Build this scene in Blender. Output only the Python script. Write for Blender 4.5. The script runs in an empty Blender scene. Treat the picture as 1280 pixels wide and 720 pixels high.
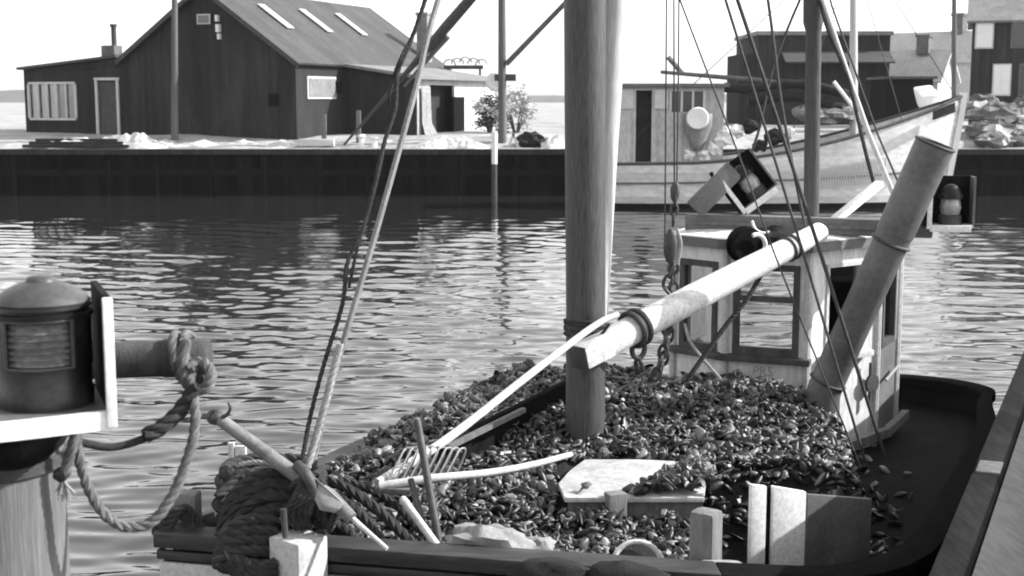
import bpy, bmesh, math, random
import numpy as np
from mathutils import Vector, Matrix, Euler, Quaternion
from mathutils.noise import noise as pnoise
random.seed(7); rng = np.random.default_rng(11)
S = bpy.context.scene
COL = S.collection
R_ = math.radians
PI = math.pi

# ------------------------------------------------------------------ camera
F, PITCH, H = 1700.0, R_(7.87), 4.0
cam = bpy.data.cameras.new('camera'); co = bpy.data.objects.new('camera', cam); COL.objects.link(co)
cam.sensor_width = 36; cam.lens = F / 1280 * 36; cam.clip_end = 8000; cam.clip_start = .05
co.location = (0, 0, H); co.rotation_euler = (PI / 2 - PITCH, 0, 0); S.camera = co
cam.dof.use_dof = True; cam.dof.focus_distance = 9.3; cam.dof.aperture_fstop = 5.0

CP, SP = math.cos(PITCH), math.sin(PITCH)
def U(px, py, d):
    """the place at ground distance d that a measured direction of the photograph leads to"""
    rx, u = (px - 640) / F, (360 - py) / F
    fy, fz = CP + u * SP, -SP + u * CP
    t = d / fy
    return Vector((rx * t, d, H + fz * t))
def Z(px, py, z):
    rx, u = (px - 640) / F, (360 - py) / F
    fy, fz = CP + u * SP, -SP + u * CP
    t = (z - H) / fz
    return Vector((rx * t, fy * t, z))

# ------------------------------------------------------------------ materials (a black and white place: all greys)
def mat(name, a, b=None, scale=6, stretch=(1, 1, 1), rough=.7, bump=.15, spec=.3, metal=0, rot=(0, 0, 0), fine=.18,
        dirt=0, dirt_scale=1.3, dirt_val=.05, rand=None, lines=None, bdist=.01):
    m = bpy.data.materials.new(name); m.use_nodes = True
    nt = m.node_tree; N = nt.nodes; L = nt.links; N.clear()
    out = N.new('ShaderNodeOutputMaterial'); p = N.new('ShaderNodeBsdfPrincipled'); L.new(p.outputs[0], out.inputs[0])
    if b is None: b = a * .75
    tc = N.new('ShaderNodeTexCoord'); mp = N.new('ShaderNodeMapping'); L.new(tc.outputs['Object'], mp.inputs[0])
    mp.inputs['Scale'].default_value = stretch; mp.inputs['Rotation'].default_value = rot
    n1 = N.new('ShaderNodeTexNoise'); n1.inputs['Scale'].default_value = scale; n1.inputs['Detail'].default_value = 6; n1.inputs['Roughness'].default_value = .65
    L.new(mp.outputs[0], n1.inputs[0])
    r1 = N.new('ShaderNodeMapRange'); r1.inputs['From Min'].default_value = .33; r1.inputs['From Max'].default_value = .67
    r1.inputs['To Min'].default_value = b; r1.inputs['To Max'].default_value = a; L.new(n1.outputs[0], r1.inputs[0])
    v = r1.outputs[0]
    def math_(op, x, y):
        q = N.new('ShaderNodeMath'); q.operation = op
        for i, s in enumerate((x, y)):
            if isinstance(s, (int, float)): q.inputs[i].default_value = s
            else: L.new(s, q.inputs[i])
        return q.outputs[0]
    n2 = N.new('ShaderNodeTexNoise'); n2.inputs['Scale'].default_value = scale * 9; n2.inputs['Detail'].default_value = 4
    L.new(mp.outputs[0], n2.inputs[0])
    r2 = N.new('ShaderNodeMapRange'); r2.inputs['From Min'].default_value = .3; r2.inputs['From Max'].default_value = .7
    r2.inputs['To Min'].default_value = 1 - fine; r2.inputs['To Max'].default_value = 1 + fine; L.new(n2.outputs[0], r2.inputs[0])
    v = math_('MULTIPLY', v, r2.outputs[0])
    hgt = math_('ADD', n1.outputs[0], math_('MULTIPLY', n2.outputs[0], .5))
    if lines:   # plank joints: (axis vector, period, depth)
        ax, per, dep = lines
        vm = N.new('ShaderNodeVectorMath'); vm.operation = 'DOT_PRODUCT'; L.new(tc.outputs['Object'], vm.inputs[0]); vm.inputs[1].default_value = ax
        q = math_('DIVIDE', vm.outputs['Value'], per)
        fr = math_('FRACT', q, 0)
        edge = math_('LESS_THAN', math_('ABSOLUTE', math_('SUBTRACT', fr, .5), 0), .06)
        fl = math_('FLOOR', q, 0)
        wn = N.new('ShaderNodeTexWhiteNoise'); wn.noise_dimensions = '1D'; L.new(math_('FLOOR', math_('ADD', q, .5), 0), wn.inputs['W'])
        v = math_('MULTIPLY', v, math_('ADD', math_('MULTIPLY', wn.outputs[0], .3), .85))
        v = math_('MULTIPLY', v, math_('SUBTRACT', 1, math_('MULTIPLY', edge, dep)))
        hgt = math_('SUBTRACT', hgt, math_('MULTIPLY', edge, 1.0))
    if dirt:
        n3 = N.new('ShaderNodeTexNoise'); n3.inputs['Scale'].default_value = dirt_scale; n3.inputs['Detail'].default_value = 9; n3.inputs['Roughness'].default_value = .7
        L.new(mp.outputs[0], n3.inputs[0])
        r3 = N.new('ShaderNodeMapRange'); r3.inputs['From Min'].default_value = .5; r3.inputs['From Max'].default_value = .68
        r3.inputs['To Min'].default_value = 0; r3.inputs['To Max'].default_value = dirt; L.new(n3.outputs[0], r3.inputs[0])
        mx = N.new('ShaderNodeMix'); mx.data_type = 'FLOAT'; L.new(r3.outputs[0], mx.inputs[0]); L.new(v, mx.inputs[2]); mx.inputs[3].default_value = dirt_val
        v = mx.outputs[0]
    if rand:
        g = N.new('ShaderNodeNewGeometry') if rand == 'island' else N.new('ShaderNodeObjectInfo')
        o = g.outputs['Random Per Island'] if rand == 'island' else g.outputs['Random']
        cr = N.new('ShaderNodeValToRGB'); L.new(o, cr.inputs[0]); e = cr.color_ramp.elements
        e[0].color = (.35, .35, .35, 1); e[1].position = 1; e[1].color = (11, 11, 11, 1)
        for pos, c in ((.5, .9), (.76, 1.9), (.88, 4.5), (.95, 9)):
            k = e.new(pos); k.color = (c, c, c, 1)
        bw = N.new('ShaderNodeRGBToBW'); L.new(cr.outputs[0], bw.inputs[0])
        v = math_('MULTIPLY', v, bw.outputs[0])
    L.new(v, p.inputs['Base Color'])
    p.inputs['Roughness'].default_value = rough; p.inputs['Specular IOR Level'].default_value = spec; p.inputs['Metallic'].default_value = metal
    if bump:
        bp = N.new('ShaderNodeBump'); bp.inputs['Strength'].default_value = bump; bp.inputs['Distance'].default_value = bdist
        L.new(hgt, bp.inputs['Height']); L.new(bp.outputs[0], p.inputs['Normal'])
    return m

M = {}
M['white_paint'] = mat('white_paint', .48, .36, 4, rough=.55, dirt=.35, dirt_val=.25, dirt_scale=3, bump=.2)
M['white_edge'] = mat('white_edge', .76, .66, 5, rough=.5, dirt=.3, dirt_val=.4, dirt_scale=5)
M['wheelhouse_paint'] = mat('wheelhouse_paint', .62, .50, 3, stretch=(1, 1, .35), rough=.5, dirt=.4, dirt_val=.2, dirt_scale=4)
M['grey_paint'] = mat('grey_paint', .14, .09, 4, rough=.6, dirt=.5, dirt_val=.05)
M['dark_paint'] = mat('dark_paint', .014, .008, 5, rough=.8, spec=.06, dirt=.5, dirt_val=.035, dirt_scale=4)
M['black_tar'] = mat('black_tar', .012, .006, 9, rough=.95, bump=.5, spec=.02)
M['rail_wood'] = mat('rail_wood', .04, .02, 3, stretch=(.35, 3, 3), rough=.55, dirt=.4, dirt_val=.08, dirt_scale=6, bump=.4)
M['mast_wood'] = mat('mast_wood', .07, .04, 4, stretch=(3, 3, .25), rough=.55, dirt=.7, dirt_val=.025, dirt_scale=4, bump=.5, fine=.4)
M['spar_wood'] = mat('spar_wood', .5, .36, 4, stretch=(3, 3, .3), rough=.6, dirt=.4, dirt_val=.2, dirt_scale=4)
M['boom_paint'] = mat('boom_paint', .62, .48, 5, rough=.6, dirt=.6, dirt_val=.2, dirt_scale=6, bump=.3)
M['pale_wood'] = mat('pale_wood', .55, .38, 5, stretch=(1.5, 1.5, 1.5), rough=.7, dirt=.4, dirt_val=.2, dirt_scale=9)
M['dark_wood'] = mat('dark_wood', .07, .03, 6, stretch=(2, 2, .6), rough=.7, bump=.5)
M['grey_wood'] = mat('grey_wood', .15, .085, 4, stretch=(6, 6, .3), rough=.85, bump=.5, dirt=.4, dirt_val=.1, dirt_scale=3)
M['post_wood'] = mat('post_wood', .2, .12, 6, stretch=(4, 4, .6), rough=.85, bump=.5)
M['iron'] = mat('iron', .05, .025, 12, rough=.6, bump=.4, spec=.4, dirt=.5, dirt_val=.1, dirt_scale=10)
M['galvanised'] = mat('galvanised', .3, .2, 14, rough=.55, bump=.3, dirt=.5, dirt_val=.1, dirt_scale=12)
M['lantern_metal'] = mat('lantern_metal', .014, .008, 8, rough=.4, spec=.3, bump=.2, dirt=.5, dirt_val=.08, dirt_scale=5, bdist=.004)
M['dome_metal'] = mat('dome_metal', .07, .04, 8, rough=.45, spec=.3, bump=.15, dirt=.5, dirt_val=.12, dirt_scale=6, bdist=.004)
M['pipe_metal'] = mat('pipe_metal', .12, .06, 3, rough=.5, spec=.4, dirt=.6, dirt_val=.09, dirt_scale=3, bump=.25)
M['rope'] = mat('rope', .15, .08, 25, rough=.95, bump=.7, spec=.1, bdist=.004)
M['pale_rope'] = mat('pale_rope', .32, .2, 25, rough=.95, bump=.6, spec=.1, bdist=.004)
M['dark_rope'] = mat('dark_rope', .05, .025, 25, rough=.95, bump=.7, spec=.1, bdist=.004)
M['wire'] = mat('wire', .06, .03, 20, rough=.7, bump=.2)
M['canvas'] = mat('canvas', .3, .16, 7, rough=.95, bump=.5, dirt=.5, dirt_val=.12, dirt_scale=5)
M['dark_canvas'] = mat('dark_canvas', .02, .01, 8, rough=.95, bump=.6)
M['deck'] = mat('deck', .012, .007, 5, rough=.9, bump=.3, spec=.08, lines=((.62, -.78, 0), .12, .5))
M['mussel'] = mat('mussel', .026, .011, 40, rough=.42, spec=.5, bump=.5, rand='island', bdist=.003, dirt=.35, dirt_scale=2.0, dirt_val=.05)
M['mussel_single'] = mat('mussel_single', .026, .011, 40, rough=.42, spec=.5, bump=.5, rand='object', bdist=.003)
M['mussel_bed'] = mat('mussel_bed', .02, .006, 30, rough=.8, bump=.8)
GA = (.93, -.37, 0)
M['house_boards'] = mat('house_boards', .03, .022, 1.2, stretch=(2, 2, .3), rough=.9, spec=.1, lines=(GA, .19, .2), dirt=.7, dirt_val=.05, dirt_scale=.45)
M['lit_boards'] = mat('lit_boards', .5, .4, 1.2, stretch=(2, 2, .3), rough=.8, lines=((.37, .93, 0), .22, .3), dirt=.3, dirt_val=.25)  # sunlit counterpart of house_boards: the sun's brightness is put into the colour
M['roof_felt'] = mat('roof_felt', .066, .048, .8, rough=.85, dirt=.4, dirt_val=.05, dirt_scale=.5, lines=((.37, .93, 0), .9, .12))
M['slate_pale'] = mat('slate_pale', .22, .14, 1, rough=.8)
M['slate_lit'] = mat('slate_lit', .42, .32, 1, rough=.8)  # brighter copy of slate_pale, its lit look put into the colour
M['trim'] = mat('trim', .5, .4, 3, rough=.7)
M['quay_piling'] = mat('quay_piling', .007, .003, 1.2, stretch=(1.5, 1.5, .25), rough=.95, spec=.05, bump=.6, lines=((1, 0, 0), .32, .6), dirt=.5, dirt_val=.022, dirt_scale=.7, bdist=.05)
M['quay_ground'] = mat('quay_ground', .4, .2, .35, rough=.95, bump=.5, dirt=.6, dirt_val=.06, dirt_scale=.5, bdist=.05)
M['far_ground'] = mat('far_ground', .2, .1, .02, rough=.95, bump=0)
M['hills'] = mat('hills', .1, .06, .01, rough=.95, bump=0)
M['shells'] = mat('shells', .62, .36, 5, rough=.9, bump=.9, fine=.35, bdist=.05)
M['far_hull'] = mat('far_hull', .62, .54, .8, stretch=(.4, 1, 1), rough=.6, lines=((0, 0, 1), .3, .06), dirt=.3, dirt_val=.4)
M['far_cabin'] = mat('far_cabin', .42, .34, 1.2, stretch=(1, 1, .4), rough=.7, lines=((1, 0, 0), .95, .15))
M['dark_boards'] = mat('dark_boards', .04, .025, 1, stretch=(2, 2, .3), rough=.9, spec=.1, lines=((1, 0, 0), .25, .4))
M['rock'] = mat('rock', .16, .07, 2.5, rough=.9, bump=.8, bdist=.06)
M['pale_rock'] = mat('pale_rock', .45, .25, 2.5, rough=.9, bump=.8, bdist=.06)
M['leaf'] = mat('leaf', .09, .05, 3, rough=.6, rand=None)
M['pale_leaf'] = mat('pale_leaf', .45, .28, 3, rough=.6)
M['bark'] = mat('bark', .08, .04, 5, rough=.9)
M['pole_wood'] = mat('pole_wood', .12, .07, 2, stretch=(3, 3, .2), rough=.85)
M['plank_top'] = mat('plank_top', .24, .16, 3, stretch=(2, .3, 2), rot=(0, 0, R_(23)), rough=.85, bump=.5, dirt=.5, dirt_val=.1, dirt_scale=3)
M['stringer'] = mat('stringer', .026, .014, 3, stretch=(2, .3, 2), rot=(0, 0, R_(23)), rough=.95, spec=.03, bump=.5, dirt=.4, dirt_val=.05, dirt_scale=5)
M['curtain'] = mat('curtain', .75, .6, 3, stretch=(4, 4, .4), rough=.9)
M['room'] = mat('room', .03, .015, 3, rough=.9)
M['brick'] = mat('brick', .14, .08, 3, rough=.9, bump=.5)

def glass_mat(name, tint, rough=.02, mixv=.12):
    m = bpy.data.materials.new(name); m.use_nodes = True; nt = m.node_tree; N = nt.nodes; L = nt.links; N.clear()
    out = N.new('ShaderNodeOutputMaterial'); t = N.new('ShaderNodeBsdfTransparent'); g = N.new('ShaderNodeBsdfGlossy'); mx = N.new('ShaderNodeMixShader')
    t.inputs[0].default_value = (tint, tint, tint, 1); g.inputs['Roughness'].default_value = rough
    fr = N.new('ShaderNodeFresnel'); fr.inputs[0].default_value = 1.5
    n = N.new('ShaderNodeTexNoise'); n.inputs['Scale'].default_value = 6
    a = N.new('ShaderNodeMath'); a.operation = 'MULTIPLY_ADD'; L.new(n.outputs[0], a.inputs[0]); a.inputs[1].default_value = mixv; L.new(fr.outputs[0], a.inputs[2])
    L.new(a.outputs[0], mx.inputs[0]); L.new(t.outputs[0], mx.inputs[1]); L.new(g.outputs[0], mx.inputs[2]); L.new(mx.outputs[0], out.inputs[0])
    return m
M['pane'] = glass_mat('pane', .92, mixv=.05)
M['dull_pane'] = mat('dull_pane', .03, .02, 2, rough=.12, bump=.1, spec=.7)
def lens_mat():
    m = bpy.data.materials.new('lens_glass'); m.use_nodes = True; p = m.node_tree.nodes['Principled BSDF']
    n = m.node_tree.nodes.new('ShaderNodeTexNoise'); n.inputs['Scale'].default_value = 14
    r = m.node_tree.nodes.new('ShaderNodeMapRange'); r.inputs['To Min'].default_value = .02; r.inputs['To Max'].default_value = .26
    m.node_tree.links.new(n.outputs[0], r.inputs[0]); m.node_tree.links.new(r.outputs[0], p.inputs['Base Color'])
    p.inputs['Roughness'].default_value = .06; p.inputs['Specular IOR Level'].default_value = 1.0; p.inputs['Coat Weight'].default_value = .5
    return m
M['lens'] = lens_mat()
M['stay_wood'] = mat('stay_wood', .2, .12, 6, rough=.7)

# ------------------------------------------------------------------ mesh builder
def basis(d, up=Vector((0, 0, 1))):
    d = d.normalized()
    if abs(d.dot(up)) > .99: up = Vector((0, 1, 0))
    x = up.cross(d).normalized(); y = d.cross(x).normalized()
    return x, y, d
def smooth_path(pts, n=8):
    pts = [Vector(p) for p in pts]
    if len(pts) < 3: return pts
    P = [2 * pts[0] - pts[1]] + pts + [2 * pts[-1] - pts[-2]]
    o = []
    for i in range(1, len(P) - 2):
        a, b, c, d = P[i - 1:i + 3]
        for k in range(n):
            t = k / n
            o.append(.5 * ((2 * b) + (c - a) * t + (2 * a - 5 * b + 4 * c - d) * t * t + (3 * b - a - 3 * c + d) * t ** 3))
    o.append(pts[-1]); return o
class MB:
    def __init__(s): s.v = []; s.f = []
    def add(s, vs, fs):
        k = len(s.v); s.v += [Vector(p) for p in vs]; s.f += [tuple(i + k for i in f) for f in fs]; return s
    def box(s, c, size, rot=None):
        c = Vector(c); h = [q / 2 for q in size]
        vs = [Vector((x * h[0], y * h[1], z * h[2])) for x in (-1, 1) for y in (-1, 1) for z in (-1, 1)]
        if rot is not None: vs = [rot @ p for p in vs]
        return s.add([p + c for p in vs], [(0, 1, 3, 2), (4, 6, 7, 5), (0, 4, 5, 1), (2, 3, 7, 6), (0, 2, 6, 4), (1, 5, 7, 3)])
    def bar(s, p, q, w, h, up=(0, 0, 1)):
        p, q = Vector(p), Vector(q); x, y, d = basis(q - p, Vector(up))
        return s.box((p + q) / 2, (w, h, (q - p).length), Matrix((x, y, d)).transposed())
    def tube(s, pts, r, n=10, cap=True, closed=False):
        pts = [Vector(p) for p in pts]; m = len(pts)
        if isinstance(r, (int, float)): r = [r] * m
        elif len(r) == 2 and m != 2: r = [r[0] + (r[1] - r[0]) * i / (m - 1) for i in range(m)]
        vs = []; ref = None
        for i in range(m):
            d = (pts[(i + 1) % m] - pts[i - 1]) if closed else pts[min(i + 1, m - 1)] - pts[max(i - 1, 0)]
            if d.length < 1e-9: d = Vector((0, 0, 1))
            d.normalize()
            if ref is None: x, y, _ = basis(d)
            else:
                x = ref - d * ref.dot(d)
                if x.length < 1e-6: x, y, _ = basis(d)
                x.normalize(); y = d.cross(x)
            ref = x
            for k in range(n):
                a = 2 * PI * k / n
                vs.append(pts[i] + (x * math.cos(a) + y * math.sin(a)) * r[i])
        fs = [(i * n + k, i * n + (k + 1) % n, (i + 1) % m * n + (k + 1) % n, (i + 1) % m * n + k) for i in range(m if closed else m - 1) for k in range(n)]
        if cap and not closed: fs += [tuple(range(n))[::-1], tuple(range((m - 1) * n, m * n))]
        return s.add(vs, fs)
    def rope(s, pts, r, n=10, closed=False, seg=6, lay=5.5):
        """three strands laid round one another along a smoothed path"""
        P = smooth_path(pts, n) if not closed else [Vector(p) for p in pts]
        L = [0]
        for a, b in zip(P, P[1:]): L.append(L[-1] + (b - a).length)
        step = r * .55; m = max(4, int(L[-1] / step)); Q = []; j = 0
        for i in range(m + 1):
            t = L[-1] * i / m
            while j < len(L) - 2 and L[j + 1] < t: j += 1
            k = (t - L[j]) / max(L[j + 1] - L[j], 1e-9); Q.append(P[j].lerp(P[j + 1], min(1, k)))
        ref = None; fr = []
        for i in range(m + 1):
            d = (Q[min(i + 1, m)] - Q[max(i - 1, 0)]).normalized()
            if ref is None: x, y, _ = basis(d)
            else: x = (ref - d * ref.dot(d)).normalized(); y = d.cross(x)
            ref = x; fr.append((x, y))
        for k in range(3):
            pts_ = []
            for i, (x, y) in enumerate(fr):
                a = 2 * PI * (k / 3 + L[-1] * i / m / (lay * r))
                pts_.append(Q[i] + (x * math.cos(a) + y * math.sin(a)) * r * .43)
            s.tube(pts_, r * .6, seg)
        return s
    def lathe(s, prof, c, n=24, rot=None):
        c = Vector(c); vs = []
        for r, z in prof:
            for k in range(n):
                a = 2 * PI * k / n; p = Vector((r * math.cos(a), r * math.sin(a), z))
                vs.append((rot @ p if rot is not None else p) + c)
        m = len(prof)
        fs = [(i * n + k, i * n + (k + 1) % n, (i + 1) * n + (k + 1) % n, (i + 1) * n + k) for i in range(m - 1) for k in range(n)]
        fs += [tuple(range(n))[::-1], tuple(range((m - 1) * n, m * n))]
        return s.add(vs, fs)
    def torus(s, c, R, r, rot=None, n=20, k=8, a0=0, a1=2 * PI, sx=1):
        c = Vector(c); full = abs(a1 - a0 - 2 * PI) < 1e-6
        pts = []
        for i in range(n if full else n + 1):
            a = a0 + (a1 - a0) * i / n; p = Vector((R * math.cos(a) * sx, R * math.sin(a), 0)); pts.append((rot @ p if rot is not None else p) + c)
        return s.tube(pts, r, k, closed=full)
    def prism(s, poly, z0, z1):
        n = len(poly)
        return s.add([(x, y, z0) for x, y in poly] + [(x, y, z1) for x, y in poly],
                     [tuple(range(n))[::-1], tuple(range(n, 2 * n))] + [(i, (i + 1) % n, n + (i + 1) % n, n + i) for i in range(n)])
    def slab(s, quad, t):
        """a sheet of four or more corners given thickness t along its normal"""
        q = [Vector(p) for p in quad]; n = (q[1] - q[0]).cross(q[2] - q[0]).normalized() * t; m = len(q)
        return s.add(q + [p + n for p in q], [tuple(range(m))[::-1], tuple(range(m, 2 * m))] + [(i, (i + 1) % m, m + (i + 1) % m, m + i) for i in range(m)])
    def blob(s, c, rad, rot=None, n=14, m=9, amp=.15, fr=2.0, seed=0, flat=False):
        c = Vector(c); vs = []; rad = Vector(rad)
        for i in range(m + 1):
            t = PI * i / m
            for k in range(n):
                a = 2 * PI * k / n; u = Vector((math.sin(t) * math.cos(a), math.sin(t) * math.sin(a), math.cos(t)))
                g = 1 + amp * pnoise(u * fr + Vector((seed * 7.1, seed * 3.3, 0))) * 2
                p = Vector((u.x * rad.x, u.y * rad.y, u.z * rad.z)) * g
                if flat and p.z < 0: p.z *= .1
                vs.append((rot @ p if rot is not None else p) + c)
        return s.add(vs, [(i * n + k, (i + 1) * n + k, (i + 1) * n + (k + 1) % n, i * n + (k + 1) % n) for i in range(m) for k in range(n)])
    def build(s, name, m, parent=None, loc=None, smooth=False, bevel=0, sub=0):
        me = bpy.data.meshes.new(name)
        org = Vector(loc) if loc is not None else (ORG.get(parent.name, Vector()) if parent else None)
        if org is None:
            xs = [p for p in s.v]
            org = Vector((sum(p.x for p in xs) / len(xs), sum(p.y for p in xs) / len(xs), min(p.z for p in xs)))
        me.from_pydata([p - org for p in s.v], [], s.f); me.update()
        bm = bmesh.new(); bm.from_mesh(me); bmesh.ops.remove_doubles(bm, verts=bm.verts, dist=1e-5); bmesh.ops.recalc_face_normals(bm, faces=bm.faces)
        if bevel:
            ed = [e for e in bm.edges if len(e.link_faces) == 2 and e.calc_face_angle(0) > .5]
            bmesh.ops.bevel(bm, geom=ed, offset=bevel, segments=2, affect='EDGES', profile=.6, clamp_overlap=True)
        bm.to_mesh(me); bm.free()
        me.materials.append(m)
        if smooth or bevel:
            for f in me.polygons: f.use_smooth = True
            if hasattr(me, 'set_sharp_from_angle'): me.set_sharp_from_angle(angle=R_(42))
        o = bpy.data.objects.new(name, me); COL.objects.link(o)
        if parent: o.parent = parent
        else: o.location = org
        ORG[o.name] = org
        return o
ORG = {}
def tag(o, label=None, cat=None, group=None, kind=None):
    if label: o['label'] = label
    if cat: o['category'] = cat
    if group: o['group'] = group
    if kind: o['kind'] = kind
    return o
def thing(name, loc, label, cat, group=None):
    o = bpy.data.objects.new(name, None); COL.objects.link(o); o.location = loc; o.empty_display_size = .1
    ORG[o.name] = Vector(loc); return tag(o, label, cat, group)
def copy_tree(o, parent=None):
    c = o.copy(); COL.objects.link(c)
    if parent: c.parent = parent
    for ch in list(o.children): copy_tree(ch, c)
    return c

# ------------------------------------------------------------------ light
SUN_AZ, SUN_EL = R_(86), R_(33)
w = bpy.data.worlds.new('World'); S.world = w; w.use_nodes = True
nt = w.node_tree; bgn = nt.nodes['Background']
sky = nt.nodes.new('ShaderNodeTexSky'); sky.sky_type = 'NISHITA'; sky.sun_disc = False
sky.sun_elevation = SUN_EL; sky.sun_rotation = SUN_AZ; sky.dust_density = 1.0; sky.air_density = 2.0; sky.ozone_density = 1.0
bw = nt.nodes.new('ShaderNodeRGBToBW'); nt.links.new(sky.outputs[0], bw.inputs[0]); nt.links.new(bw.outputs[0], bgn.inputs[0])
bgn.inputs[1].default_value = .12
sl = bpy.data.lights.new('sun', 'SUN'); so = bpy.data.objects.new('sun', sl); COL.objects.link(so)
sl.energy = 2.8; sl.angle = R_(.6); sl.color = (1, 1, 1)
sd = Vector((math.sin(SUN_AZ) * math.cos(SUN_EL), math.cos(SUN_AZ) * math.cos(SUN_EL), math.sin(SUN_EL)))
so.rotation_euler = (-sd).to_track_quat('-Z', 'Y').to_euler(); so.location = (20, 0, 30)
vs_ = S.view_settings; vs_.view_transform = 'Standard'; vs_.look = 'None'; vs_.exposure = 1.65; vs_.gamma = 1; vs_.use_curve_mapping = False

# ------------------------------------------------------------------ water
def water():
    d = [2.0]
    while d[-1] < 62: d.append(d[-1] + max(.02, d[-1] ** 2 / (F * H) * .85))
    d = np.array(d); th = np.linspace(-.62, .62, 760)
    t = np.tan(th)
    D, T = np.meshgrid(d, t, indexing='ij'); X = D * T * 1.0; Y = D
    step = np.maximum(.02, D ** 2 / (F * H) * .85)
    zz = np.zeros_like(X)
    r = np.random.default_rng(5)
    for i in range(110):
        lam = .24 * (1.5 / .24) ** r.random()
        a = r.normal(0, .42) + .05
        k = 2 * PI / lam; kx, ky = k * math.sin(a), k * math.cos(a)
        slope = .0172
        A = slope / k
        fade = np.clip((lam / np.maximum(step * np.abs(math.cos(a)) , .01) - 2.2) / 2, 0, 1)
        # gusts: each train comes in patches
        px, py = r.random(2) * 40
        patch = .65 + .5 * np.sin(X / (2 + 7 * r.random()) + px + .3 * Y / 5) * np.sin(Y / (3 + 6 * r.random()) + py)
        zz += A * fade * (1 - .35 * np.clip((Y - 42) / 12, 0, 1)) * patch * np.sin(kx * X + ky * Y + r.random() * 2 * PI + .7 * np.sin(.23 * X + px) )
    ny, nx = X.shape
    # join outer skirt
    me = bpy.data.meshes.new('water')
    co_ = np.stack([X, Y, zz], -1).reshape(-1, 3)
    idx = np.arange(ny * nx).reshape(ny, nx)
    q = np.stack([idx[:-1, :-1], idx[:-1, 1:], idx[1:, 1:], idx[1:, :-1]], -1).reshape(-1, 4)
    me.vertices.add(len(co_)); me.vertices.foreach_set('co', co_.ravel())
    me.loops.add(q.size); me.loops.foreach_set('vertex_index', q.ravel())
    me.polygons.add(len(q)); me.polygons.foreach_set('loop_start', np.arange(0, q.size, 4)); me.polygons.foreach_set('use_smooth', np.ones(len(q), bool))
    me.update(calc_edges=True)
    m = bpy.data.materials.new('water'); m.use_nodes = True; N = m.node_tree.nodes; L = m.node_tree.links; p = N['Principled BSDF']
    tc = N.new('ShaderNodeTexCoord'); mp = N.new('ShaderNodeMapping'); mp.inputs['Scale'].default_value = (1.2, 3.0, 1); L.new(tc.outputs['Object'], mp.inputs[0])
    n = N.new('ShaderNodeTexNoise'); n.inputs['Scale'].default_value = 3.5; n.inputs['Detail'].default_value = 5; L.new(mp.outputs[0], n.inputs[0])
    b = N.new('ShaderNodeBump'); b.inputs['Strength'].default_value = .045; b.inputs['Distance'].default_value = .03; L.new(n.outputs[0], b.inputs['Height']); L.new(b.outputs[0], p.inputs['Normal'])
    p.inputs['Base Color'].default_value = (.018, .018, .018, 1); p.inputs['Roughness'].default_value = .035; p.inputs['IOR'].default_value = 1.75
    me.materials.append(m)
    o = bpy.data.objects.new('water', me); COL.objects.link(o); tag(o, kind='structure')
    o2 = MB().add([(-900, -60, -.22), (900, -60, -.22), (900, 900, -.22), (-900, 900, -.22)], [(0, 1, 2, 3)]).build('harbour_water', m, loc=(0, 0, -.22)); tag(o2, kind='structure')
water()

# ------------------------------------------------------------------ far shore
QY = 58.0
def shore():
    b = MB(); prof = [(QY, 1.92), (QY + 1.2, 1.98), (QY + 2.2, 2.22), (QY + 4, 2.4), (QY + 12, 2.5), (QY + 60, 2.6), (QY + 400, 2.2), (3000, 1.0)]
    xs = [-1800, -400, -120] + list(np.arange(-40, 41, .8)) + [120, 400, 1800]
    vs = []
    for y, z in prof:
        for x in xs:
            dz = 0
            if abs(x) < 41 and y < QY + 20: dz = .1 * pnoise(Vector((x * .5, y * .7, 0))) * (0 if y == QY else 1)
            vs.append((x, y, z + dz))
    n = len(xs)
    b.add(vs, [(i * n + k, i * n + k + 1, (i + 1) * n + k + 1, (i + 1) * n + k) for i in range(len(prof) - 1) for k in range(n - 1)])
    tag(b.build('ground', M['quay_ground'], loc=(0, QY, 0), smooth=True), kind='structure')
    t = thing('quay_wall', (0, QY, -2), 'dark timber quay wall across the harbour below the net shed', 'quay wall')
    MB().box((0, QY - .1, -.1), (600, .4, 3.9)).build('sheet_piling', M['quay_piling'], t)
    MB().box((0, QY - .22, 1.83), (600, .7, .22)).build('capping_beam', M['dark_boards'], t)
    w_ = MB()
    MB().box((0, QY - .42, .95), (600, .18, .25)).build('waling', M['black_tar'], t)
    for k in range(30):
        xx = -32 + k * 2.15 + .2 * math.sin(k * 5.3)
        MB().tube([(xx, QY - .45, -1.5), (xx + .03 * math.sin(k * 3), QY - .45, 1.55 + .2 * math.sin(k * 7.7))], .13, 8).build('pile', M['black_tar' if k % 3 else 'quay_piling'], t, smooth=True)
    h = MB(); vs = []; n = 121
    for i in range(n):
        x = -1100 + 2200 * i / (n - 1); z = 4.5 + 9 * max(0, .35 + pnoise(Vector((x * .004, 3.1, 0)))) + 2 * pnoise(Vector((x * .02, 1, 0)))
        vs += [(x, 1100, 0), (x, 1160, z), (x, 1400, z * .7)]
    h.add(vs, [(i * 3 + j, i * 3 + 3 + j, i * 3 + 4 + j, i * 3 + 1 + j) for i in range(n - 1) for j in range(2)])
    tag(h.build('hills', M['hills'], loc=(0, 1100, 0), smooth=True), kind='structure')
shore()

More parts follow.
